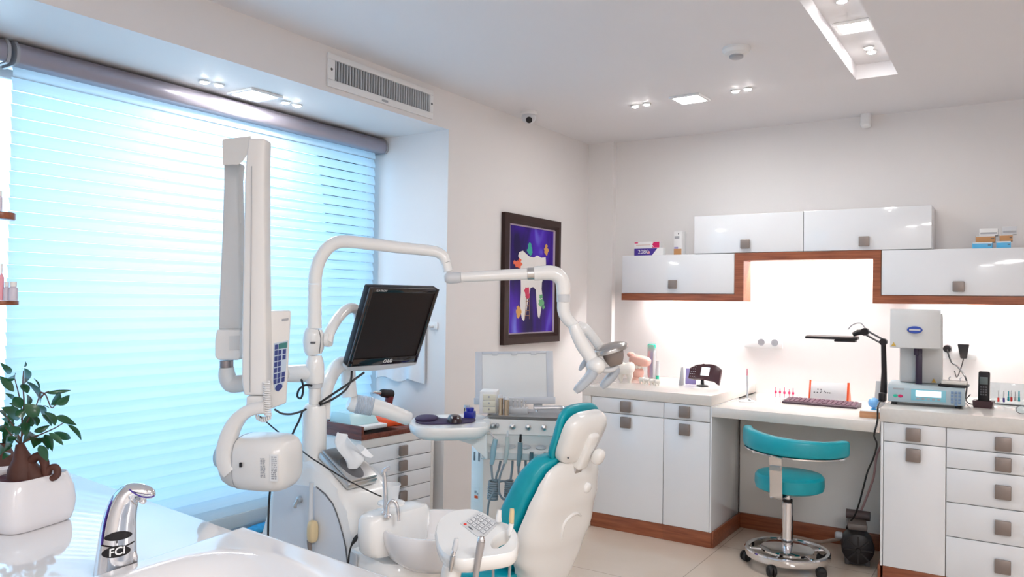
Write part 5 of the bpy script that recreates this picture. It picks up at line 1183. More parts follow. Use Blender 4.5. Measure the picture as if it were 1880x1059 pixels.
# coiled white cord
P_ = []; r_ = []
for i in range(15*10+1):
    u = i/150; x = 489+3*u; y = 700+62*u; a = 2*PI*15*u; P_.append(pt(x, y, dX-.012)+CR*(.009*math.cos(a))+CF*(.009*math.sin(a)))
b = B(); b.tube(P_, .0026, 6)
P_ = [pt(497-26*u, 764+6*math.sin(PI*u), dX-.012)+CU*(.007*math.cos(2*PI*7*u))+CF*(.007*math.sin(2*PI*7*u)) for u in [i/70 for i in range(71)]]
b.tube(P_, .0024, 6); obj('coiled_cord', b, WHITEM, t)

# ------------------------------------------------------------------ dental chair
CA = R(174.6)
FW = V((math.cos(CA), math.sin(CA), 0)); LT_ = V((-FW.y, FW.x, 0))       # patient's front, patient's left (towards the photographer)
Pb = pt(984, 1040, 2.93)
th_ = R(21)
UB = (-FW*math.sin(th_)+AZ*math.cos(th_)); NB = (-FW*math.cos(th_)-AZ*math.sin(th_))
def bk(s, y, n): return Pb+UB*s+LT_*y+NB*n
t = thing('dental_chair', 'teal and white dental chair turned towards the window', 'dental chair', (Pb.x, Pb.y, 0))
def interp(tab, s):
    for (a, va), (c, vc) in zip(tab, tab[1:]):
        if s <= c: k = max(0, (s-a)/(c-a)); k = k*k*(3-2*k); return va+(vc-va)*k
    return tab[-1][1]
wt = [(-.12, .09), (-.04, .11), (.02, .145), (.10, .192), (.20, .215), (.30, .203), (.38, .183), (.43, .160), (.452, .135), (.462, .10)]
bu = [(-.12, .10), (.0, .105), (.15, .085), (.30, .065), (.40, .045), (.462, .02)]
b = B(); Rr = []
NS_ = 34
for i in range(NS_):
    s = -.12+(.582)*(i/(NS_-1))**.9; w = interp(wt, s); q_ = interp(bu, s); ring = []
    for j in range(25):
        a = PI*j/24; ring.append(bk(s, w*math.copysign(abs(math.cos(a))**.7, math.cos(a)), .004+q_*abs(math.sin(a))**.75))
    ring += [bk(s, -w*.9+w*1.8*k/6, 0) for k in range(7)]
    Rr.append(ring)
b.rings(Rr); shell = obj('back_shell', b, PLAST, t, ang=60)
tk = [(-.12, .10), (.0, .125), (.12, .122), (.25, .112), (.36, .104), (.44, .085), (.475, .04)]
b = B(); Rr = []
for i in range(30):
    s = -.06+.545*(i/29)**.92; w = interp(wt, min(s-.012, .455))+.006; t_ = interp(tk, s); ring = []
    if s > .455: w *= 1-(s-.455)/.04*.5
    for j in range(30):
        a = 2*PI*j/30; ring.append(bk(s, w*math.copysign(abs(math.cos(a))**.42, math.cos(a)), -.003-t_/2+t_/2*math.copysign(abs(math.sin(a))**.5, math.sin(a))))
    Rr.append(ring)
b.rings(Rr); obj('back_cushion', b, TEAL, t, ang=60)
# details on the shell: round cap and raised arc
def shell_n(s, y):
    w, q_ = interp(wt, s), interp(bu, s); c = min(.999, abs(y)/w)**(1/.7); return .004+q_*abs(math.sqrt(max(0, 1-c*c)))**.75
def on_shell(px, py):
    best = None
    for i in range(60):
        for j in range(60):
            s = -.1+.54*i/59; y = -.2+.4*j/59
            if abs(y) > interp(wt, s)*.98: continue
            p = bk(s, y, shell_n(s, y)); q = p-CAM; z = q.dot(CF); e = (940+FPX*q.dot(CR)/z-px)**2+(529.5-FPX*q.dot(CU)/z-py)**2
            if best is None or e < best[0]: best = (e, s, y, p)
    return best
_, s_, y_, p_ = on_shell(1076, 894)
b = B(); b.sell((0, 0, 0), .020, .020, .014, .7, 1, frame(p_, LT_, UB)); obj('round_cap', b, PLAST, shell)
arc = [on_shell(x, y)[3] for x, y in ((1030, 990), (1031, 972), (1037, 958), (1048, 948), (1060, 943), (1067, 946))]
b = B(); b.tube(arc, [.003, .006, .007, .007, .006, .003], 10, 4); obj('raised_arc', b, PLAST, shell, ang=60)
# headrest
Hc = pt(1057, 797, 2.80); tH = R(24)
UH = (-FW*math.sin(tH)+AZ*math.cos(tH)); NH = (-FW*math.cos(tH)-AZ*math.sin(tH))
def hd_(s, y, n): return Hc+UH*s+LT_*y+NH*n
def rrect(w, h, e=.58, n=40): return [(w*math.copysign(abs(math.cos(2*PI*i/n))**e, math.cos(2*PI*i/n)), h*math.copysign(abs(math.sin(2*PI*i/n))**e, math.sin(2*PI*i/n))) for i in range(n)]
b = B(); Rr = []
for n_, k in ((-.024, .88), (-.020, .96), (-.012, 1.0), (-.004, 1.015), (.001, 1.0), (.004, .97)):
    Rr.append([hd_(s*k*(1.02), y*k*(1+.10*s/.1), n_-.10*(s/.1)**2*.18*(1 if s > 0 else .3)) for y, s in rrect(.122, .106)])
b.rings(Rr); obj('headrest_cushion', b, TEAL, t, ang=60)
b = B(); Rr = []
for n_, k in ((.0042, .945), (.020, .945), (.036, .90), (.050, .78), (.056, .45)):
    Rr.append([hd_(s*k, y*k*(1+.10*s/.1)-.006, n_) for y, s in rrect(.122, .106)])
b.rings(Rr); hs_ = obj('headrest_shell', b, PLAST, t, ang=60)
for s, y in ((.058, .062), (-.055, .078)):
    b = B(); b.sell(hd_(s, y, .048), .004, .004, .004); obj('screw', b, DARKG, hs_)
b = B(); Tb = frame(hd_(-.025, -.018, .050), LT_, UH)
if Tb.to_3x3().col[2].dot(NH) < 0: Tb = frame(hd_(-.025, -.018, .050), -LT_, UH)
b.box(-.030, .030, -.085, .06, -.018, .022, .012, Tb, 3); obj('headrest_slider', b, PLAST, t)
b = B(); b.box(-.022, .022, -.125, -.0855, -.004, .008, .002, Tb); obj('steel_stem', b, STEEL, t)
b = B(); b.sell((-.030 if Tb.to_3x3().col[0].dot(LT_) > 0 else .030, -.02, .042), .026, .030, .020, .7, .8, Tb); obj('tilt_knob', b, PLAST, t)
# seat, leg rest and pedestal
def st(f, y, z): return Pb+FW*f+LT_*y+V((0, 0, z-Pb.z))
b = B(); Rr = []
for f, w, zt_, zb__ in ((-.02, .20, .43, .36), (.03, .235, .445, .33), (.15, .25, .425, .32), (.32, .25, .42, .32), (.46, .245, .43, .33), (.54, .235, .435, .34), (.62, .20, .42, .35), (.72, .18, .40, .32), (.82, .16, .38, .30), (.85, .14, .37, .31)):
    ring = []
    for j in range(32):
        a = 2*PI*j/32; y = w*math.copysign(abs(math.cos(a))**.4, math.cos(a)); k = math.copysign(abs(math.sin(a))**.55, math.sin(a)); dish = .035*(1-(abs(y)/w)**2) if k > 0 else 0
        ring.append(st(f, y, (zt_+zb__)/2+(zt_-zb__)/2*k-dish*max(0, k)))
    Rr.append(ring)
b.rings(Rr); obj('seat', b, TEAL, t, ang=60)
b = B(); b.rings([[st(f+c*lf, y*1.0*ly, z) for c, y in ((-1, -1), (1, -1), (1, 1), (-1, 1))] for z, f, lf, ly in ((.0, .20, .26, .22), (.05, .20, .25, .20), (.07, .20, .18, .13), (.25, .20, .15, .11), (.315, .20, .26, .18))]); F = b.bm.faces[:]; b.bevel(F, .012, 2); obj('pedestal', b, PLAST, t)

# ------------------------------------------------------------------ doctor's delivery unit
aD = R(27); TDl = rot(pt(962, 772, 3.14), aD)
zH = TDl.translation.z
t = thing('delivery_unit', 'white instrument delivery unit with oval side shelf, on a slim white pillar', 'delivery unit', (TDl.translation.x, TDl.translation.y+.1, 0))
TX = TDl @ M(((0, 0, 1, 0), (1, 0, 0, 0), (0, 1, 0, 0), (0, 0, 0, 1)))      # prism in (y,z) pulled along x
b = B(); prf = [(.015, 0), (-.004, -.056), (.010, -.062), (.012, -.098), (-.030, -.112), (-.040, -.125), (-.038, -.150), (-.02, -.157), (.10, -.157), (.26, -.10), (.27, -.01), (.26, 0)]
b.prism(prf, -.172, .20, TX, .008, 3); obj('head', b, PLAST, t, ang=40)
b = B()
for k in range(5):
    x = -.115+.062*k; b.lathe([(0, 0), (.021, 0), (.021, .004), (.016, .006), (0, .003)], TDl @ M.Translation((x, -.012, -.1045)) @ M.Rotation(R(18), 4, 'X'), 20, 1, .8)
obj('holder_rests', b, GREYP, t)
for k, x in enumerate((-.125, -.045, .018, .082)):
    b = B(); T = TDl @ M.Translation((x, .0035, -.027)) @ M.Rotation(R(72), 4, 'X'); b.lathe([(0, 0), (.012, 0), (.012, .004), (.0085, .006), (.0075, .016), (.009, .020), (.005, .024), (0, .024)], T, 16)
    if k == 0: b.sell((.018, .002, .012), .008, .010, .012, T=T)
    obj('control_knob', b, STEEL if k else mat('grey enamel knob', (.42, .44, .46), .3, .4), t)
b = B(); b.box(.140, .185, -.002, .0015, -.046, -.012, .001, TDl @ M.Rotation(R(-17), 4, 'X') @ M.Translation((0, .008, .0))); obj('small_panel', b, GREYP, t)
zS = zH-.004
ol = [(751, 777), (756, 769.5), (768, 764), (790, 761.5), (830, 760), (880, 759.5), (900, 771), (893, 783), (860, 785), (820, 786), (785, 786), (763, 783.5)]
b = B(); op = [hz(x, y, zS) for x, y in ol]; cO = sum(op, V())/len(op)
P_, _ = catmull(op+[op[0]], [0]*(len(op)+1), 4); P_ = P_[:-1]
b.rings([[cO+(p-cO)*k+V((0, 0, z)) for p in P_] for z, k in ((-.058, .62), (-.052, .80), (-.036, .95), (-.015, 1.0), (-.004, 1.0), (.0, .985), (.0002, .93))]); sh = obj('oval_shelf', b, PLAST, t, ang=50)
b = B(); b.rings([[pt(x, y, d) for x, y in ((775, 789), (835, 780), (893, 774), (896, 844), (888, 842), (880, 826), (866, 812), (844, 805), (805, 800))] for d in (3.08, 3.28)]); b.bevel(b.bm.faces[:], .008, 3); obj('shelf_bracket', b, PLAST, t, ang=50)
# pillar
pc = pt(863, 960, 3.58); TPl = rot((pc.x, pc.y, 0), DA)
zp1 = pt(875, 812, 3.56).z
b = B(); b.box(0, .075, 0, .20, 0, zp1, .006, TPl); pl_ = obj('pillar', b, PLAST, t)
b = B()
for x in (.016, .044): b.box(x, x+.010, -.0012, .002, zp1-.085, zp1-.045, .0005, TPl)
obj('slots', b, BRUSHG, pl_)
b = B(); zl_ = pt(874, 905, 3.58).z; b.box(.022, .052, -.0012, .001, zl_-.034, zl_+.034, 0, TPl); lb = obj('sticker', b, WHITEM, pl_)
b = B(); b.box(.026, .046, -.0022, -.0011, zl_-.018, zl_-.006, 0, TPl); obj('orange_mark', b, ORANGE, lb)
b = B(); b.box(.026, .038, -.0022, -.0011, zl_+.004, zl_+.016, 0, TPl); b.box(.042, .048, -.0022, -.0011, zl_, zl_+.008, 0, TPl); obj('grey_mark', b, GREYM, lb)
# arm that carries it, coming from the column behind the monitor
t = thing('delivery_boom', 'thick white arm with ribbed collar linking the column to the oval shelf', 'support arm', pt(600, 745, 2.72))
b = B(); tubepx(b, [(593, 770, 26, 2.70), (594, 735, 27, 2.72), (600, 706, 28, 2.76), (611, 683, 28, 2.86), (623, 670, 28, 2.94), (634, 668, 27, 3.0), (639, 682, 27, 3.03), (640, 705, 27, 3.04), (642, 728, 28, 3.04)], 2.8, 20, 4); obj('bent_tube', b, PLAST, t)
b = B(); tubepx(b, [(640, 738, 24, 3.04), (646, 740, 31, 3.045), (652, 741, 33, 3.05)], 3.04, 22, 2); obj('swivel', b, PLAST, t)
b = B()
n = 34
P_ = [pt(652+31*i/n, 741+5*i/n, 3.05+.02*i/n) for i in range(n+1)]; b.tube(P_, [(17.6 if i % 3 else 16.6)*mpp(3.05) for i in range(n+1)], 24); obj('ribbed_collar', b, mat('blue grey ribbing', (.52, .58, .66), .35), t)
b = B(); tubepx(b, [(683.5, 746, 31, 3.07), (700, 750, 29, 3.08), (735, 762.5, 27, 3.10), (749, 768, 26, 3.12)], 3.0, 22, 3); obj('arm_tube', b, PLAST, t)
# things on the shelf: dark pad, mouse, jar, vial
pad = [(763, 775), (765, 769), (775, 764.5), (790, 763.2), (801, 765), (808, 769), (830, 769.5), (866, 768.5), (873, 772), (865, 776), (838, 778.5), (800, 779.5), (775, 779)]
op = [hz(x, y, zS+.0006) for x, y in pad]; P_, _ = catmull(op+[op[0]], [0]*(len(op)+1), 3); P_ = P_[:-1]; cO = sum(P_, V())/len(P_)
b = B(); b.rings([[p+V((0, 0, z)) if k == 1 else cO+(p-cO)*k+V((0, 0, z)) for p in P_] for z, k in ((0, 1), (.004, 1), (.005, .97))])
wr = hz(783, 770, zS+.004); b.sell(wr+V((0, 0, .006)), .045, .07, .010, .8, .9, M.Translation(wr) @ M.Rotation(R(30), 4, 'Z') @ M.Translation(-wr)); tag(obj('mouse_mat', b, PADM, ang=50), 'dark violet mouse mat with wrist pad on the oval shelf', 'mouse mat')
q = hz(834.5, 774, zS+.0056); t = thing('computer_mouse', 'glossy black mouse on the violet mat', 'mouse', q, R(40), True)
b = B(); Rr = []
for k in range(9):
    u = k/8; z = .029*math.sin(u*PI/2)+.0; s = math.cos(u*PI/2)**.55 if u < 1 else .05; Rr.append([V((.030*s*math.cos(2*PI*j/24), .046*s*math.sin(2*PI*j/24), max(.0002, z))) for j in range(24)])
b.rings(Rr); ms = obj('body', b, mat('wine gloss black', (.022, .008, .012), .28, coat=.15), t)
b = B(); b.box(-.014, -.006, -.036, -.028, .0175, .0205, .001); b.box(.0, .016, -.037, -.030, .017, .020, .001); obj('pale_mark', b, GREYP, ms)
q = hz(862.5, 768, zS+.0006); t = thing('blue_jar', 'small deep blue pot by the mouse mat', 'jar', q, R(20), True)
b = B(); b.box(-.021, .021, -.021, .021, 0, .030, .004); b.lathe([(0, .030), (.015, .030), (.017, .036), (.017, .044), (0, .044)], seg=20); obj('pot', b, BLUEP, t)
q = hz(857, 761, zS+.0006); t = thing('glass_vial', 'small clear vial with steel cap behind the blue pot', 'vial', q, 0, True)
b = B(); b.lathe([(0, 0), (.012, 0), (.012, .026), (.008, .030), (0, .030)], seg=18); obj('glass', b, CLEAR, t)
b = B(); b.lathe([(0, .0302), (.013, .0302), (.013, .041), (0, .041)], seg=18); obj('cap', b, STEEL, t)
# things on top of the delivery head
def on_head(x, y): return hz(x, y, zH+.0004)
zh = zH+.0004
t = thing('instrument_tray', 'steel instrument tray with tubular handle lying on the delivery unit', 'tray', on_head(965, 764))
q0 = TDl.inverted() @ on_head(895, 769); q1 = TDl.inverted() @ on_head(1030, 769)
b = B(); b.rings([[TDl @ V((x, y, z)) for x, y in ((q0.x+o, .018+o), (q1.x-o, .018+o), (q1.x-o, .235-o), (q0.x+o, .235-o))] for z, o in ((.0006, .006), (.010, 0), (.013, -.004), (.014, .0), (.011, .003), (.003, .009))]); obj('dish', b, STEEL, t, ang=30)
b = B(); zq = pt(1000, 757, 3.2).z; b.tube([TDl @ V(p) for p in ((.03, .16, .030), (.12, .16, .034), (.155, .155, .034), (.175, .12, .030), (.186, .06, .020), (.186, .03, .014))], .009, 12, 4); b.tube([TDl @ V((.04, .16, .0135)), TDl @ V((.04, .16, .030))], .006, 8); obj('handle', b, CHROME, t)
t = thing('drawer_organizer', 'white mini organizer with pale yellow drawers on the tray', 'organizer', on_head(893, 769))
TO = TDl @ M.Translation((-.152, .06, .0))
x0_ = (TDl.inverted() @ pt(879, 745, 3.2)).x; x1_ = (TDl.inverted() @ pt(911, 745, 3.2)).x
zt_o = pt(895, 719, 3.2).z-zH
for z0 in (0,):
    b = B(); b.box(x0_, x1_, .055, .15, .0145, zt_o, .003, TDl); o1 = obj('case', b, WHITEM, t)
for k in range(3):
    za = .020+(zt_o-.030)/3*k; b = B(); b.box(x0_+.014, x1_-.004, .0505, .0545, za, za+(zt_o-.036)/3, .001, TDl); dw = obj('drawer', b, mat('pale yellow plastic', (.74, .72, .60), .3), t)
    b = B(); b.box((x0_+x1_)/2+.002, (x0_+x1_)/2+.008, .046, .0503, za+.010, za+.018, .001, TDl); obj('pull', b, GREYM, dw)
for k, (px_, d_k, lab_) in enumerate(((917.5, .038, 'left champagne metal cylinder beside the mini organizer'), (928.5, .038, 'right champagne metal cylinder, nearer the tray handle'))):
    x_ = (TDl.inverted() @ pt(px_, 750, 3.17)).x; p = TDl @ V((x_, d_k, .0145)); hh_ = (pt(900, 724+3*k, 3.2).z-zH-.0145); t = thing('metal_cylinder', lab_, 'cylinder', p, 0, True, 'champagne metal cylinders')
    b = B(); b.lathe([(0, 0), (.0108, 0), (.0108, hh_*.30), (.0102, hh_*.31), (.0102, hh_*.33), (.0108, hh_*.34), (.0108, hh_-.014), (.0092, hh_-.012)], seg=20); obj('sleeve', b, BRASS, t)
    b = B(); b.lathe([(0, hh_-.0118), (.0098, hh_-.0118), (.0098, hh_-.003), (.008, hh_), (0, hh_)], seg=20); obj('cap', b, GREYP, t)
t = thing('bur_block', 'pale grey block holding slim instruments upright on the tray', 'instrument block', TDl @ V((-.02, .09, .0145)))
xa_, xb_ = (TDl.inverted() @ pt(928, 760, 3.2)).x, (TDl.inverted() @ pt(968, 760, 3.2)).x
b = B(); b.box(xa_, xb_, .07, .12, .0145, .040, .003, TDl); b.box(xa_, xb_-.02, .121, .128, .0145, .075, .002, TDl); obj('block', b, GREYP, t)
for k in range(5):
    x_ = xa_+.010+(xb_-xa_-.02)*k/4; b = B(); b.tube([TDl @ V((x_, .09, .0403)), TDl @ V((x_, .092, .062))], .0022, 8); b.sell(TDl @ V((x_, .092, .066)), .004, .004, .006); obj('instrument', b, STEEL, t)
# x-ray film viewer
t = thing('film_viewer', 'white rectangular film viewer panel standing behind the instrument tray', 'light box', pt(944, 745, 3.42))
c4 = [pt(873, 741, 3.43), pt(1017, 739.5, 3.43), pt(1015, 647, 3.47), pt(870.5, 645.5, 3.47)]
exv = (c4[1]-c4[0]).normalized(); eyv = (c4[3]-c4[0]); wv, hv = (c4[1]-c4[0]).length, eyv.length; TV = frame(c4[0], exv, eyv)
sg = 1 if TV.to_3x3().col[2].dot(CF) > 0 else -1
def vb(b, x0, x1, y0, y1, z0, z1, bev): b.box(x0, x1, y0, y1, min(sg*z0, sg*z1), max(sg*z0, sg*z1), bev, TV)
b = B(); vb(b, 0, wv, 0, hv, .004, .035, .005)
vb(b, 0, .030, 0, hv, -.004, .0038, .002); vb(b, wv-.030, wv, 0, hv, -.004, .0038, .002); vb(b, .0302, wv-.0302, hv-.012, hv, -.004, .0038, .002); obj('frame', b, mat('pale grey blue frame', (.60, .63, .68), .4), t)
b = B(); vb(b, .0305, wv-.0305, .026, hv-.0125, -.0005, .0036, 0); obj('screen', b, mat('milky panel', (.74, .76, .76), .25), t)
b = B(); vb(b, -.006, wv+.006, -.004, .0255, -.022, .0036, .003); obj('bottom_ledge', b, MATS['pale grey blue frame'], t)
b = B(); vb(b, .05, .09, -.045, -.0042, .005, .030, .002); vb(b, wv-.09, wv-.05, -.045, -.0042, .005, .030, .002); obj('feet', b, GREYP, t)
for k in range(3):
    b = B(); x_ = wv*(.25+.25*k); vb(b, x_-.012, x_+.012, hv-.018, hv-.006, -.008, -.0045, .001); obj('film_clip', b, GREYP, t)

# instruments hanging in the holders, each with its hose
dI = 3.085
def inst(label, body, tip, bm_, tm_, hose, hm=GREYH, coil=None):
    t = thing('dental_handpiece', label, 'handpiece', pt(body[0][0], body[0][1], dI), group='handpieces hanging on the delivery unit')
    b = B(); tubepx(b, body, dI, 14, 3); obj('body', b, bm_, t)
    if tip: b = B(); tubepx(b, tip, dI, 10, 3); obj('tip', b, tm_, t)
    b = B(); tubepx(b, hose, dI, 8, 5)
    if coil:
        x, y0, y1, r_ = coil; b.tube([pt(x+(y1-y0)*(-.08)*u, y0+(y1-y0)*u, dI+.02)+CR*(r_*mpp(dI)*math.cos(2*PI*8*u))+CF*(r_*mpp(dI)*math.sin(2*PI*8*u)) for u in [i/96 for i in range(97)]], 2.0*mpp(dI), 6)
    obj('hose', b, hm, t)
BLG = mat('blue grey enamel', (.30, .47, .55), .3, coat=.2); PLG = mat('pale green grey enamel', (.55, .60, .58), .3, coat=.2)
inst('air syringe with long thin chrome nozzle, leftmost on the delivery unit', [(910, 806, 9), (906, 825, 11), (904, 845, 9), (902, 852, 7)], [(894, 783, 2.6), (900, 793, 2.8), (907, 803, 4)], BLG, CHROME, [(902, 853, 5), (903, 866, 4.2), (905, 880, 4), (911, 885, 4, 3.10), (905, 905, 4), (898, 920, 4), (895, 945, 4), (894, 968, 4)], GREYH, (907, 882, 916, 9))
inst('slim pale handpiece with pointed tip, second on the delivery unit', [(931.5, 801, 7), (931, 822, 9), (929, 838, 8), (927, 850, 7)], [(932.3, 790, 2), (932, 796, 4), (931.6, 800.5, 6)], PLG, GREYP, [(926, 851, 4.4), (919, 870, 4), (916, 888, 4), (917, 905, 4), (924, 916, 4), (931, 913, 4), (935, 906, 4)], GREYH, (935, 882, 912, 6.5))
inst('short handpiece with black tip, third on the delivery unit', [(955, 812, 9), (954.5, 830, 10), (953, 842, 9), (952, 855, 7)], [(956, 797, 4), (955.6, 805, 5), (955.2, 811.5, 5)], mat('mid blue grey', (.22, .32, .36), .3), BLACK, [(952, 856, 5), (952, 866, 4.6), (954, 882, 4.4), (952, 905, 4)])
inst('low dark handpiece stub, fourth on the delivery unit', [(976, 830, 7), (975.5, 840, 8), (975, 848, 7)], None, mat('dark blue grey', (.10, .17, .20), .35), None, [(975, 849, 4.6), (972, 862, 4.4), (968, 880, 4)])
inst('low dark handpiece stub hidden behind the chair back, last on the delivery unit', [(1001, 831, 6), (1000.5, 840, 7), (1000, 846, 6)], None, MATS['dark blue grey'], None, [(1000, 847, 4.4), (997, 860, 4), (994, 872, 4)])
b = B(); tubepx(b, [(919, 846, 4.6, 3.14), (916, 860, 4.4, 3.14), (911, 876, 4.2, 3.13), (914, 884, 4, 3.12), (925, 883, 4, 3.12), (934, 888, 4, 3.12)], 3.13, 8, 5); tubepx(b, [(941, 846, 5, 3.15), (940, 862, 4.6, 3.15), (937, 885, 4.4, 3.14)], 3.13, 8, 5); tubepx(b, [(965, 846, 5, 3.15), (965, 862, 4.6, 3.15), (963, 880, 4.4, 3.14)], 3.13, 8, 5)
tag(obj('return_hoses', b, GREYH), 'grey hoses looping down behind the hanging handpieces', 'hose')

# ------------------------------------------------------------------ assistant's control tray
dT = lambda y: 1.91+(1032-y)/100*.30
TN = [(798, 975), (801, 960), (810, 948), (826, 938), (845, 933.5), (868, 933), (888, 940), (905, 950), (922, 957), (938, 963), (949, 974), (953, 990), (951, 1004), (944, 1013), (925, 1018.5), (895, 1023), (865, 1027), (838, 1026.5), (816, 1018), (803, 1000)]
P_ = [pt(x, y, dT(y)) for x, y in TN]; P_, _ = catmull(P_+[P_[0]], [0]*(len(P_)+1), 3); P_ = P_[:-1]
cT = sum(P_, V())/len(P_)
e1_ = (pt(950, 990, dT(990))-pt(800, 990, dT(990))).normalized(); e2_ = (pt(870, 940, dT(940))-pt(870, 1025, dT(1025))); nT = e1_.cross(e2_).normalized()
if nT.dot(CAM-cT) < 0: nT = -nT
hole = [(902, 998), (907, 987), (918, 978), (930, 974), (936, 978), (935, 988), (928, 997), (917, 1004), (906, 1005)]
Hp = [pt(x, y, dT(y)) for x, y in hole]; Hp, _ = catmull(Hp+[Hp[0]], [0]*(len(Hp)+1), 3); Hp = Hp[:-1]
t = thing('assistant_tray', 'white control tray with keypad and oval grip, in front of the chair', 'control tray', cT-nT*.04)
# plate with a through hole: outer and inner loops bridged on the top, then skirt walls
b = B(); bm = b.bm
def loop(pts): vs = [bm.verts.new(p) for p in pts]; es = [bm.edges.new((vs[i], vs[(i+1) % len(vs)])) for i in range(len(vs))]; return vs, es
cH = sum(Hp, V())/len(Hp)
lev = [(0.0, .955, 1.10), (-.005, .985, 1.03), (-.013, 1.0, 1.0), (-.030, .985, 1.0), (-.040, .93, 1.08)]
outs = []
for h, ko, ki in lev:
    outs.append((loop([cT+(p-cT)*ko+nT*h for p in P_]), loop([cH+(p-cH)*ki+nT*h for p in Hp])))
for k in range(len(lev)-1):
    for w in (0, 1):
        A_, C_ = outs[k][w][0], outs[k+1][w][0]; n = len(A_)
        for j in range(n): bm.faces.new([A_[j], A_[(j+1) % n], C_[(j+1) % n], C_[j]])
for k in (0, -1): bmesh.ops.triangle_fill(bm, use_beauty=True, edges=outs[k][0][1]+outs[k][1][1])
obj('tray', b, PLAST, t, ang=35)
kq = [pt(845, 962, dT(962)), pt(879, 939, dT(939)), pt(914, 963, dT(963)), pt(884, 991, dT(991))]
def kp_(u, v, o=.0015): return kq[0].lerp(kq[1], u).lerp(kq[3].lerp(kq[2], u), v)+nT*o
b = B(); b.rings([[kp_(u, v, .0002) for u, v in ((0, 0), (1, 0), (1, 1), (0, 1))], [kp_(u, v, .0016) for u, v in ((0, 0), (1, 0), (1, 1), (0, 1))]]); kp2 = obj('keypad', b, mat('keypad pale', (.66, .67, .68), .35), t)
def key(b, u0, u1, v0, v1, o0=.0017, o1=.0026): b.rings([[kp_(u, v, o) for u, v in ((u0, v0), (u1, v0), (u1, v1), (u0, v1))] for o in (o0, o1)])
bl, bw = B(), B()
for r_ in range(4):
    for c_ in range(4):
        u0 = .24+.185*c_; v0 = .10+.215*r_; key(bl, u0, u0+.155, v0, v0+.175); key(bw, u0+.016, u0+.139, v0+.02, v0+.155, .0027, .0031)
        key(bl, u0+.05, u0+.105, v0+.06, v0+.085, .0032, .0035); key(bl, u0+.06, u0+.075, v0+.05, v0+.125, .0032, .0035)
obj('key_outline', bl, GREYM, kp2); obj('key_face', bw, WHITEM, kp2)
b = B(); q = kp_(.11, .14, .002); b.sell(q, .0045, .0045, .0025); obj('red_lamp', b, REDP, kp2)
b = B(); key(b, .08, .13, .30, .50); obj('dark_mark', b, DARKG, kp2)
b = B(); b.tube([cT-nT*.041, pt(836, 1035, 1.98), pt(826, 1075, 1.98), pt(822, 1200, 2.0), ], [.03, .026, .026, .028], 18, 3); obj('support_tube', b, PLAST, t)
pz_ = pt(822, 1200, 2.0); b = B(); b.tube([pz_, V((pz_.x-.05, pz_.y+.12, .30)), V((-1.30, 1.78, .26))], .03, 14, 4); b.lathe([(0, 0), (.11, 0), (.10, .02), (.03, .04), (.03, .27), (0, .27)], M.Translation((-1.30, 1.78, 0)), 24); obj('swing_bracket', b, PLAST, t)
# instruments held in the tray
def held(label, parts, d, cat='handpiece'):
    p0 = parts[0][2][-1]; t = thing('dental_handpiece', label, cat, pt(p0[0], p0[1], d), group=None)
    for nm, m_, p_ in parts: b = B(); tubepx(b, p_, d, 14, 3); obj(nm, b, m_, t)
held('slim white-topped chrome suction holder at the left front of the control tray', [('white_top', GREYP, [(838, 988, 7), (837.5, 992, 9), (836, 1003, 11), (834, 1010, 10)]), ('chrome_neck', CHROME, [(834, 1010.5, 7), (833, 1016, 9), (832, 1020, 7)]), ('steel_body', STEEL, [(831.5, 1020.5, 10), (829, 1035, 9), (826.5, 1049, 6)])], 1.928)
held('thick grey suction handpiece at the front centre of the control tray', [('nozzle_head', CHROME, [(884, 984.5, 10), (883.8, 988, 14), (883.5, 993, 15)]), ('grey_body', mat('satin grey grip', (.42, .40, .40), .35, .3), [(883.4, 993.5, 15), (881, 1008, 15), (876.5, 1035, 12), (873, 1062, 11), (871, 1090, 11)])], 1.928)
held('white hose connector at the right rear of the control tray', [('connector', PLAST, [(917, 936, 8), (916.5, 942, 9), (915.5, 950, 11), (916, 957, 12)])], 2.125, 'connector')
held('beige and amber suction tip standing at the right of the control tray', [('amber_tip', YELLOWT, [(940, 934, 8), (940, 940, 9), (939, 952, 10), (939, 960, 9)]), ('white_base', PLAST, [(939, 960.5, 9.5), (937, 970, 10), (935, 978, 8), (935, 983, 7)])], 2.07, 'suction tip')
for l, p_ in (('left grey hose dropping below the control tray', [(906, 1026, 5, 1.98), (905.5, 1042, 5, 1.99), (905, 1075, 5, 2.02), (903, 1180, 5, 2.08)]), ('right grey hose dropping below the control tray grip', [(937, 1018, 5.5, 1.98), (936, 1040, 5.5, 2.0), (934, 1075, 5.5, 2.03), (928, 1180, 5.5, 2.08)])):
    b = B(); tubepx(b, p_, 2.1, 10, 3); tag(obj('hose', b, GREYM), l, 'hose')

# ================================================================== FOREGROUND COUNTER
zK = .85
e1, e2 = hz(122.9, 865.6, zK), hz(640.4, 1050, zK)
KU = (e2-e1).normalized(); KV = V((KU.y, -KU.x, 0))
if KV.y > 0: KV = -KV
TK = frame(V((e1.x, e1.y, 0)), KU, -KV)                      # local x along the edge, y away from the room side (behind), z up
Lr = (e2-e1).length
WT = B()
t = thing('vanity_counter', 'glossy white counter in the foreground with plant and tap', 'counter', TK @ V((Lr/2, -.3, 0)))
CT_ = t; GWC = (mat('glossy white counter', (.80, .79, .80), .07, coat=.6, var=.01))
b = B(); b.box(-.60, Lr+.20, -.60, -.02, .0, zK-.15, .004, TK)
for q_ in ((-.60, Lr+.20, -.04, -.02), (-.60, Lr+.20, -.60, -.58), (-.60, -.58, -.58, -.04), (Lr+.18, Lr+.20, -.58, -.04)): b.box(*q_, zK-.1498, zK-.0505, .001, TK)
obj('cabinet', b, GLOSSW, t)
A_ = TK.inverted() @ hz(421, 972, zK+.02); B__ = TK.inverted() @ hz(176, 1053, zK+.02)
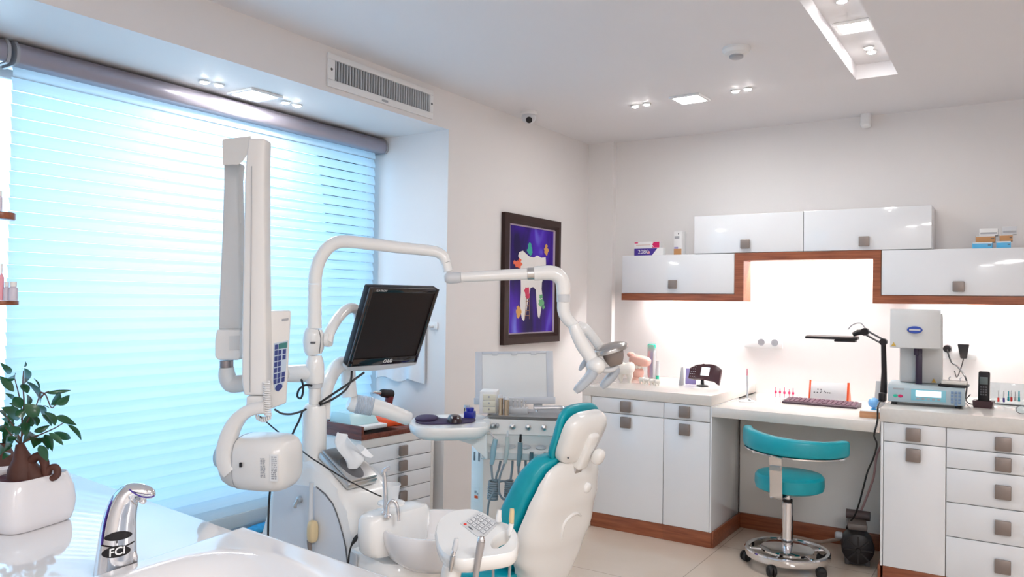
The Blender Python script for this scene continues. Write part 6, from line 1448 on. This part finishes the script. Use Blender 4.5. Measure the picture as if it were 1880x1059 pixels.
ang_ = math.atan2(B__.x-A_.x, -(B__.y-A_.y))                 # how far the basin side leans off the counter's own axis
t = thing('wash_basin', 'white moulded basin with raised rim at the counter edge', 'basin', TK @ V((A_.x+.3, -.25, zK)))
bu0, bu1, bv0, bv1 = 0, Lr+.20-A_.x-.01, -.585, -.001
def bas(u, v, z): k = A_.x+u+(-(v))*math.tan(ang_)*max(0, 1-u/(bu1-bu0)); return TK @ V((k, v, zK+z))
b = B(); NU_, NV_ = 64, 56; grid = []
def bh(u, v):
    d = min(u-bu0, bu1-u, v-bv0, bv1-v); r = .012; edge = .022 if d > r else .022-r+math.sqrt(max(0, r*r-(r-d)**2))
    cu, cv, ru, rv = .30, -.305, .255, .235; s = (abs((u-cu)/ru)**2.6+abs((v-cv)/rv)**2.6)**(1/2.6)
    if s < 1: k = 1-s; edge -= .11*min(1, k*k*2.2+k*.25) if k < .5 else .11*min(1, .55+.125+(k-.5)*.5)
    return edge
us = [bu0+(bu1-bu0)*(1-math.cos(PI*i/NU_))/2 for i in range(NU_+1)]; vs_ = [bv0+(bv1-bv0)*(1-math.cos(PI*j/NV_))/2 for j in range(NV_+1)]
V2 = [[b.bm.verts.new(bas(u, v, bh(u, v))) for v in vs_] for u in us]
for i in range(NU_):
    for j in range(NV_): b.bm.faces.new([V2[i][j], V2[i+1][j], V2[i+1][j+1], V2[i][j+1]])
per = [V2[i][0] for i in range(NU_+1)]+[V2[NU_][j] for j in range(1, NV_+1)]+[V2[i][NV_] for i in range(NU_-1, -1, -1)]+[V2[0][j] for j in range(NV_-1, 0, -1)]
low = [b.bm.verts.new(V((p.co.x, p.co.y, zK-.045))) for p in per]; n = len(per)
for i in range(n): b.bm.faces.new([per[i], per[(i+1) % n], low[(i+1) % n], low[i]])
obj('basin', b, BASINM, t, ang=60)
def cp2(u, v): q = TK.inverted() @ bas(u, v, 0); return (q.x, q.y)
xa2, xb2 = cp2(0, bv1), cp2(0, bv0); g_ = .0006
WT.prism([(-.62, -.62), (xb2[0]-g_, -.62), (xb2[0]-g_, xb2[1]), (xa2[0]-g_, xa2[1]), (xa2[0]-g_, 0), (-.62, 0)], zK-.05, zK, TK, .002, 2, True)
xr_ = cp2(bu1, bv0)[0]+g_; WT.box(xr_, Lr+.22, -.62, 0, zK-.05, zK, 0, TK); WT.box(xb2[0]-g_, xr_, -.62, bv0-g_, zK-.05, zK, 0, TK)
obj('worktop', WT, GWC, CT_)

# tap
dF = 1.56
fb = pt(214, 1075, dF); t = thing('sensor_tap', 'chrome sensor tap with black oval badges on the counter', 'tap', (fb.x, fb.y, zK))
base = hz(213, 1049, zK+.0005); dF = (base-CAM).dot(CF)
CHT = mat('tap chrome', (.78, .79, .82), .07, 1.)
b = B()
prof_f = [(213, 1049, 74, 0), (213.5, 1025, 69, 0), (215, 1000, 65, 0), (217, 975, 61, 0), (220, 950, 56, 0), (225, 930, 51, 0), (232, 914, 45, 0), (241, 904, 37, .0), (252, 901, 30, 0), (264, 902, 26, 0), (274, 905, 22, 0), (281, 908.5, 14, 0), (284, 910, 5, 0)]
tubepx(b, [(x, y, w, dF+o) for x, y, w, o in prof_f], dF, 26, 4, up=tuple(CF)); body_ = obj('body', b, CHT, t, ang=60)
b = B(); tubepx(b, [(262, 914, 9), (262, 918, 15), (260, 921, 14)], dF, 16, 2); obj('aerator', b, CHROME, t)
def fhit(x, y, ex=0.):
    """point on the tap's near surface seen at that photo position"""
    for (xa, ya, wa, _), (xb, yb, wb, _) in zip(prof_f, prof_f[1:]):
        if yb <= y <= ya: k = (ya-y)/(ya-yb); cx, w = xa+(xb-xa)*k, wa+(wb-wa)*k; break
    C = pt(cx, y, dF); r = w/2*mpp(dF)+ex; d = ray(x, y); D = V((d.x, d.y)); Q = V((CAM.x-C.x, CAM.y-C.y))
    a, b_, c = D.dot(D), 2*D.dot(Q), Q.dot(Q)-r*r; disc = b_*b_-4*a*c
    t_ = (-b_-math.sqrt(max(0, disc)))/(2*a); return CAM+d*t_
# shoulder line
b = B(); fr_ = lambda x, w: -math.sqrt(max(0, 1-(x/w)**2))
ln = [(186, 1000, 0), (189, 975, 0), (194, 950, 0), (202, 925, 0), (214, 905, 0), (232, 896, 0), (246, 905, -.4), (262, 912, -.6), (277, 912, -.5), (283, 910, 0)]
b.tube([fhit(x, y, .0006) if i < 5 else pt(x, y, dF-(.012 if i == 5 else .020)) for i, (x, y, _) in enumerate(ln)], .0014, 6, 5); obj('shoulder_line', b, PURPLE, body_)
def badge(cx, cy, w, h, tilt, nm):
    """oval wrapped on the body's near side"""
    b = B(); rg = []
    rad = 33*mpp(dF)
    for k, o in ((1, .0002), (1, .0012), (.94, .0016), (.7, .0016), (.45, .0016), (.2, .0016), (.02, .0016)):
        ring = []
        for i in range(32):
            a = 2*PI*i/32; x, y = w*k*math.cos(a), h*k*math.sin(a)+tilt*w*k*math.cos(a)
            ring.append(fhit(cx+x, cy+y, o))
        rg.append(ring)
    b.rings(rg); return obj(nm, b, BLACK, body_)
badge(217, 984, 26, 8, -.16, 'sensor_window'); bdg = badge(213, 1013, 27, 10.5, -.16, 'black_badge')
b = B(); q = fhit(214, 1013, .0034); vw = (CAM-q).normalized(); vx = AZ.cross(vw).normalized(); b.text('FCi', .021, frame(q, vx+AZ*.14, AZ), .0003, shear=.15, fat=.0004); obj('lettering', b, WHITEM, bdg)
b = B(); q = fhit(214.5, 994, .0004); b.sell(q, .0022, .0022, .0035); obj('indicator', b, DARKG, body_)
b = B(); rg = [[fhit(x, y, .0005) for x, y in ((186, 1001), (195, 1003), (206, 1004.5), (216, 1005), (228, 1003), (240, 998), (246, 994))]]
b.tube(rg[0], .0012, 6, 4); obj('joint_line', b, BLACK, body_)
b = B(); tubepx(b, [(246, 1012, 8), (247, 1022, 12), (247, 1034, 10), (246, 1040, 6)], dF+.0, 14, 3); obj('side_lever', b, CHROME, t)

# ------------------------------------------------------------------ potted ficus
c0, c1 = hz(26, 986, zK+.0005), hz(142, 950, zK+.0005)
sx = (c1-c0).normalized(); sy = V((-sx.y, sx.x, 0)); L0 = (c1-c0).length
pc_ = c0+sx*L0/2+sy*L0/2; hP = .115
dPt = (pc_-CAM).dot(CF)
hP = pt(30, 890, (c0-CAM).dot(CF)).z-zK
t = thing('potted_ficus', 'bonsai ficus with swollen roots in a square white glazed pot', 'potted plant', pc_)
def sq(k, z, e=.38): return [pc_+sx*(L0/2*1.05*k*math.copysign(abs(math.cos(2*PI*i/44))**e, math.cos(2*PI*i/44)))+sy*(L0/2*1.05*k*math.copysign(abs(math.sin(2*PI*i/44))**e, math.sin(2*PI*i/44)))+V((0, 0, z)) for i in range(44)]
b = B(); b.rings([sq(.90, 0), sq(.97, .004), sq(1.03, hP*.20), sq(1.06, hP*.42), sq(1.02, hP*.68), sq(.93, hP*.90), sq(.885, hP*.985), sq(.865, hP), sq(.835, hP-.002), sq(.82, hP-.012)]); obj('pot', b, POTM, t, ang=50)
b = B(); RG_ = [sq(.818*k, hP-.011+(.010*(1-k) if k < .9 else 0)) for k in (1, .75, .5, .25, .05)]
for r_ in RG_[:]:
    for p in r_: p.z += .004*noise.noise(p*60)
b.rings(RG_+[sq(.05, hP-.02), sq(.81, hP-.02)]); obj('bark_mulch', b, SOIL, t, flat=True)
b = B()
dQ = dPt-.01
for tb in ([(44, 893, 56), (42, 876, 54), (41, 858, 47), (40, 842, 33), (38, 828, 22), (36, 815, 14)], [(66, 890, 40), (64, 876, 37), (56, 862, 30), (48, 850, 24)], [(52, 852, 17), (64, 840, 16), (74, 837, 15), (81, 846, 15), (84, 862, 15), (85, 886, 15)], [(86, 872, 13), (92, 860, 12), (101, 857, 12), (106, 864, 12), (103, 874, 12), (94, 879, 12), (84, 884, 14)], [(30, 862, 22), (24, 875, 20), (18, 890, 20)]):
    tubepx(b, tb, dQ, 14, 4)
for v in b.bm.verts: v.co += (v.co-V((pc_.x, pc_.y, v.co.z))).normalized()*.0025*noise.noise(v.co*45)
obj('trunk', b, BARK, t, ang=60)
b = B()
for s_ in ([(38, 825), (40, 790), (40, 755), (34, 722), (27, 695)], [(40, 800), (52, 770), (66, 745), (74, 720)], [(40, 815), (55, 805), (80, 795), (100, 786), (117, 776)], [(38, 812), (30, 790), (20, 775), (8, 760)], [(74, 720), (84, 725), (94, 748), (103, 742)], [(36, 815), (22, 800), (10, 785)], [(40, 770), (44, 740), (42, 705), (43, 680)], [(75, 730), (82, 722), (90, 718)]):
    q_ = random.uniform(-.03, .03); P_ = [(x, y, 3.4-1.8*i/(len(s_)-1), dQ+q_*i/(len(s_)-1)) for i, (x, y) in enumerate(s_)]; tubepx(b, P_, dQ, 6, 4)
obj('stems', b, TWIG, t)
LV = [(85, 150, 0, 65, 50), (170, 110, 198, 58, 30), (175, 245, 188, 108, 108), (40, 200, 115, 146, 48), (105, 292, 0, 172, 62), (110, 290, 38, 256, 28), (110, 345, 40, 305, 34), (312, 392, 200, 210, 78), (215, 306, 168, 232, 62), (308, 272, 262, 188, 24), (360, 302, 552, 280, 36), (395, 396, 466, 292, 92), (435, 392, 542, 318, 72), (384, 420, 314, 404, 22), (165, 425, 115, 330, 72), (215, 402, 205, 308, 56), (152, 502, 8, 415, 92), (300, 484, 188, 388, 96), (342, 502, 288, 396, 82), (428, 556, 345, 448, 84), (440, 482, 597, 552, 56), (420, 606, 550, 657, 58), (380, 612, 492, 708, 46), (525, 548, 633, 670, 50), (350, 625, 408, 756, 62), (265, 604, 388, 552, 52), (272, 625, 178, 690, 92), (252, 562, 212, 468, 62), (258, 645, 262, 732, 78), (300, 648, 376, 746, 58), (306, 708, 372, 836, 64), (88, 618, 152, 702, 72), (42, 612, 0, 556, 64), (50, 646, 62, 722, 62), (72, 768, 18, 822, 48), (4, 700, 0, 786, 46), (200, 642, 188, 528, 64), (0, 436, 46, 496, 42), (60, 542, 78, 512, 28), (132, 412, 72, 384, 38), (128, 566, 188, 518, 64), (58, 682, 132, 648, 62), (244, 716, 332, 640, 60), (225, 470, 175, 560, 66), (120, 480, 200, 430, 70), (290, 560, 240, 470, 70), (70, 560, 10, 500, 50), (150, 620, 90, 560, 60), (330, 470, 400, 560, 60), (30, 760, 70, 690, 50)]
b = B()
for k, (x0, y0, x1, y1, w) in enumerate(LV):
    s_ = 160/678; d0 = dQ+random.uniform(-.06, .06); d1 = d0+random.uniform(-.05, .05)
    p0, p1 = pt(x0*s_, 650+y0*s_, d0), pt(x1*s_, 650+y1*s_, d1); ax = p1-p0; side = ax.cross(CF+CR*random.uniform(-.5, .5)+CU*random.uniform(-.5, .5)).normalized(); nn = side.cross(ax).normalized()
    hw = w*s_*mpp(dQ)/2; rows = []
    for i in range(8):
        u = i/7; wd = hw*math.sin(PI*min(1, u**.85))**.8 if 0 < u < 1 else .0004; cen = p0+ax*u+nn*(.10*ax.length*math.sin(PI*u))
        rows.append([b.bm.verts.new(cen+side*wd*q_+nn*(abs(q_)*wd*.28)) for q_ in (-1, -.5, 0, .5, 1)])
    for i in range(7):
        for j in range(4): b.bm.faces.new([rows[i][j], rows[i][j+1], rows[i+1][j+1], rows[i+1][j]])
obj('foliage', b, LEAF, t, ang=80)
# second pot, mostly out of the picture
q = hz(0, 888, zK+.0005); q = q+V((-.035, .02, 0)); t = thing('potted_ficus', 'second white pot with brown root cut by the left picture edge', 'potted plant', q, 0, True)
b = B(); b.lathe([(0, 0), (.045, 0), (.058, .02), (.062, .045), (.056, .052), (.052, .046), (0, .044)], seg=28); obj('pot', b, POTM, t)
b = B(); b.tube([(0, 0, .0445), (.004, 0, .07), (-.004, .004, .11)], [.046, .034, .012], 14, 4); obj('trunk', b, BARK, t)
b = B()
for k in range(9):
    a = 2.1*k; p0 = V((0, 0, .10)); p1 = V((.05*math.cos(a), .05*math.sin(a), .15+.012*k)); sd_ = (p1-p0).cross(V((0, 0, 1))).normalized()*.014; m_ = p0.lerp(p1, .5)
    b.poly([p0, m_+sd_, p1, m_-sd_])
obj('foliage', b, LEAF, t)
# corner shelves with bottles at the left picture edge
dS = 2.02
t = thing('corner_shelf', 'two rounded reddish wood shelves at the left picture edge', 'shelf', TK @ V((-.3, -.4, zK+.0005)))
def shelf(py0, py1, pxr):
    a = pt(pxr, (py0+py1)/2, dS); z0, z1 = pt(0, py1, dS).z, pt(0, py0, dS).z; q = TK.inverted() @ a; w = .08
    poly = [(q.x-.45, q.y-w/2), (q.x-.05, q.y-w/2)]+[(q.x-.05+.05*math.sin(PI*i/8), q.y-w/2*math.cos(PI*i/8)) for i in range(1, 8)]+[(q.x-.05, q.y+w/2), (q.x-.45, q.y+w/2)]
    b = B(); b.prism(poly, z0, z1, TK, .002); obj('shelf', b, WOOD, t); return q, z1
qa, za = shelf(388, 401, 8); qb, zb2 = shelf(551.5, 560, 14)
b = B(); b.box(min(qa.x, qb.x)-.475, min(qa.x, qb.x)-.453, qb.y-.09, qb.y+.09, zK+.0006, za+.25, .002, TK); b.box(min(qa.x, qb.x)-.45, max(qa.x, qb.x)-.25, qb.y-.01, qb.y+.01, zb2-.06, zb2-.015, 0, TK); obj('side_panel', b, WOOD, t)
def bottle(px, py_top, py_bot, wpx, z, m_, label, taper=1.):
    q = pt(px, py_bot, dS-.004); t = thing('bottle', label, 'bottle', (q.x, q.y, z+.0005), 0, True, 'bottles on the corner shelf'); h = (py_bot-py_top)*mpp(dS); r = wpx/2*mpp(dS)
    b = B(); b.lathe([(0, 0), (r*.96, 0), (r, .002), (r, h*.62), (r*.8*taper, h*.70), (r*.66*taper, h*.72), (r*.66*taper, h*.74), (0, h*.74)], seg=18); obj('body', b, m_, t)
    b = B(); b.lathe([(0, h*.742), (r*.74*taper, h*.742), (r*.74*taper, h), (0, h)], seg=18); obj('cap', b, WHITEM, t)
PB = mat('pale lilac plastic', (.62, .58, .68), .3)
bottle(11.5, 517, 551, 10, zb2, PB, 'small pale bottle left on the lower corner shelf'); bottle(24, 516.5, 551, 15, zb2, PB, 'wider pale bottle at the end of the lower corner shelf'); bottle(1.5, 484, 551, 9, zb2, PINK, 'taller pink bottle on the lower corner shelf cut by the picture edge', .6); bottle(0, 350, 387, 7, za, PB, 'pale bottle on the upper corner shelf cut by the picture edge')

# ================================================================== LIGHT
w = bpy.data.worlds.new('sky'); S.world = w; w.use_nodes = True; nt = w.node_tree; bg = nt.nodes['Background']
bg.inputs[0].default_value = (.34, .69, 1.0, 1); bg.inputs[1].default_value = 5.0
def area(name, loc, size, sizey, power, col, target=None, spread=180):
    l = bpy.data.lights.new(name, 'AREA'); l.shape = 'RECTANGLE'; l.size = size; l.size_y = sizey; l.energy = power; l.color = col; l.spread = R(spread)
    o = bpy.data.objects.new(name, l); COL.objects.link(o); o.location = loc
    d = (V(target)-V(loc)) if target else V((0, 0, -1)); o.rotation_euler = d.to_track_quat('-Z', 'Y').to_euler(); return o
# added fill lights at ceiling height, out of view behind and beside the camera
for x, y in ((.9, .2), (.5, -1.3), (1.0, .9)):
    area('room_fill_light', (x, y, ZC-.01), .5, .5, 27, (1., .98, .97))
area('blind_hotspot_fill', (-4.1, 2.1, 1.65), .85, .9, 11, (.92, .98, 1.), (-3.2, 2.1, 1.7))  # added lamp outside the window, whitens the middle of the blind
S.view_settings.view_transform = 'Standard'; S.view_settings.look = 'None'; S.view_settings.gamma = 1; S.view_settings.exposure = .22
S.cycles.use_denoising = True; S.cycles.max_bounces = 10; S.cycles.diffuse_bounces = 6; S.cycles.transparent_max_bounces = 16
S.cycles.sample_clamp_indirect = 8; S.cycles.caustics_reflective = False; S.cycles.caustics_refractive = False
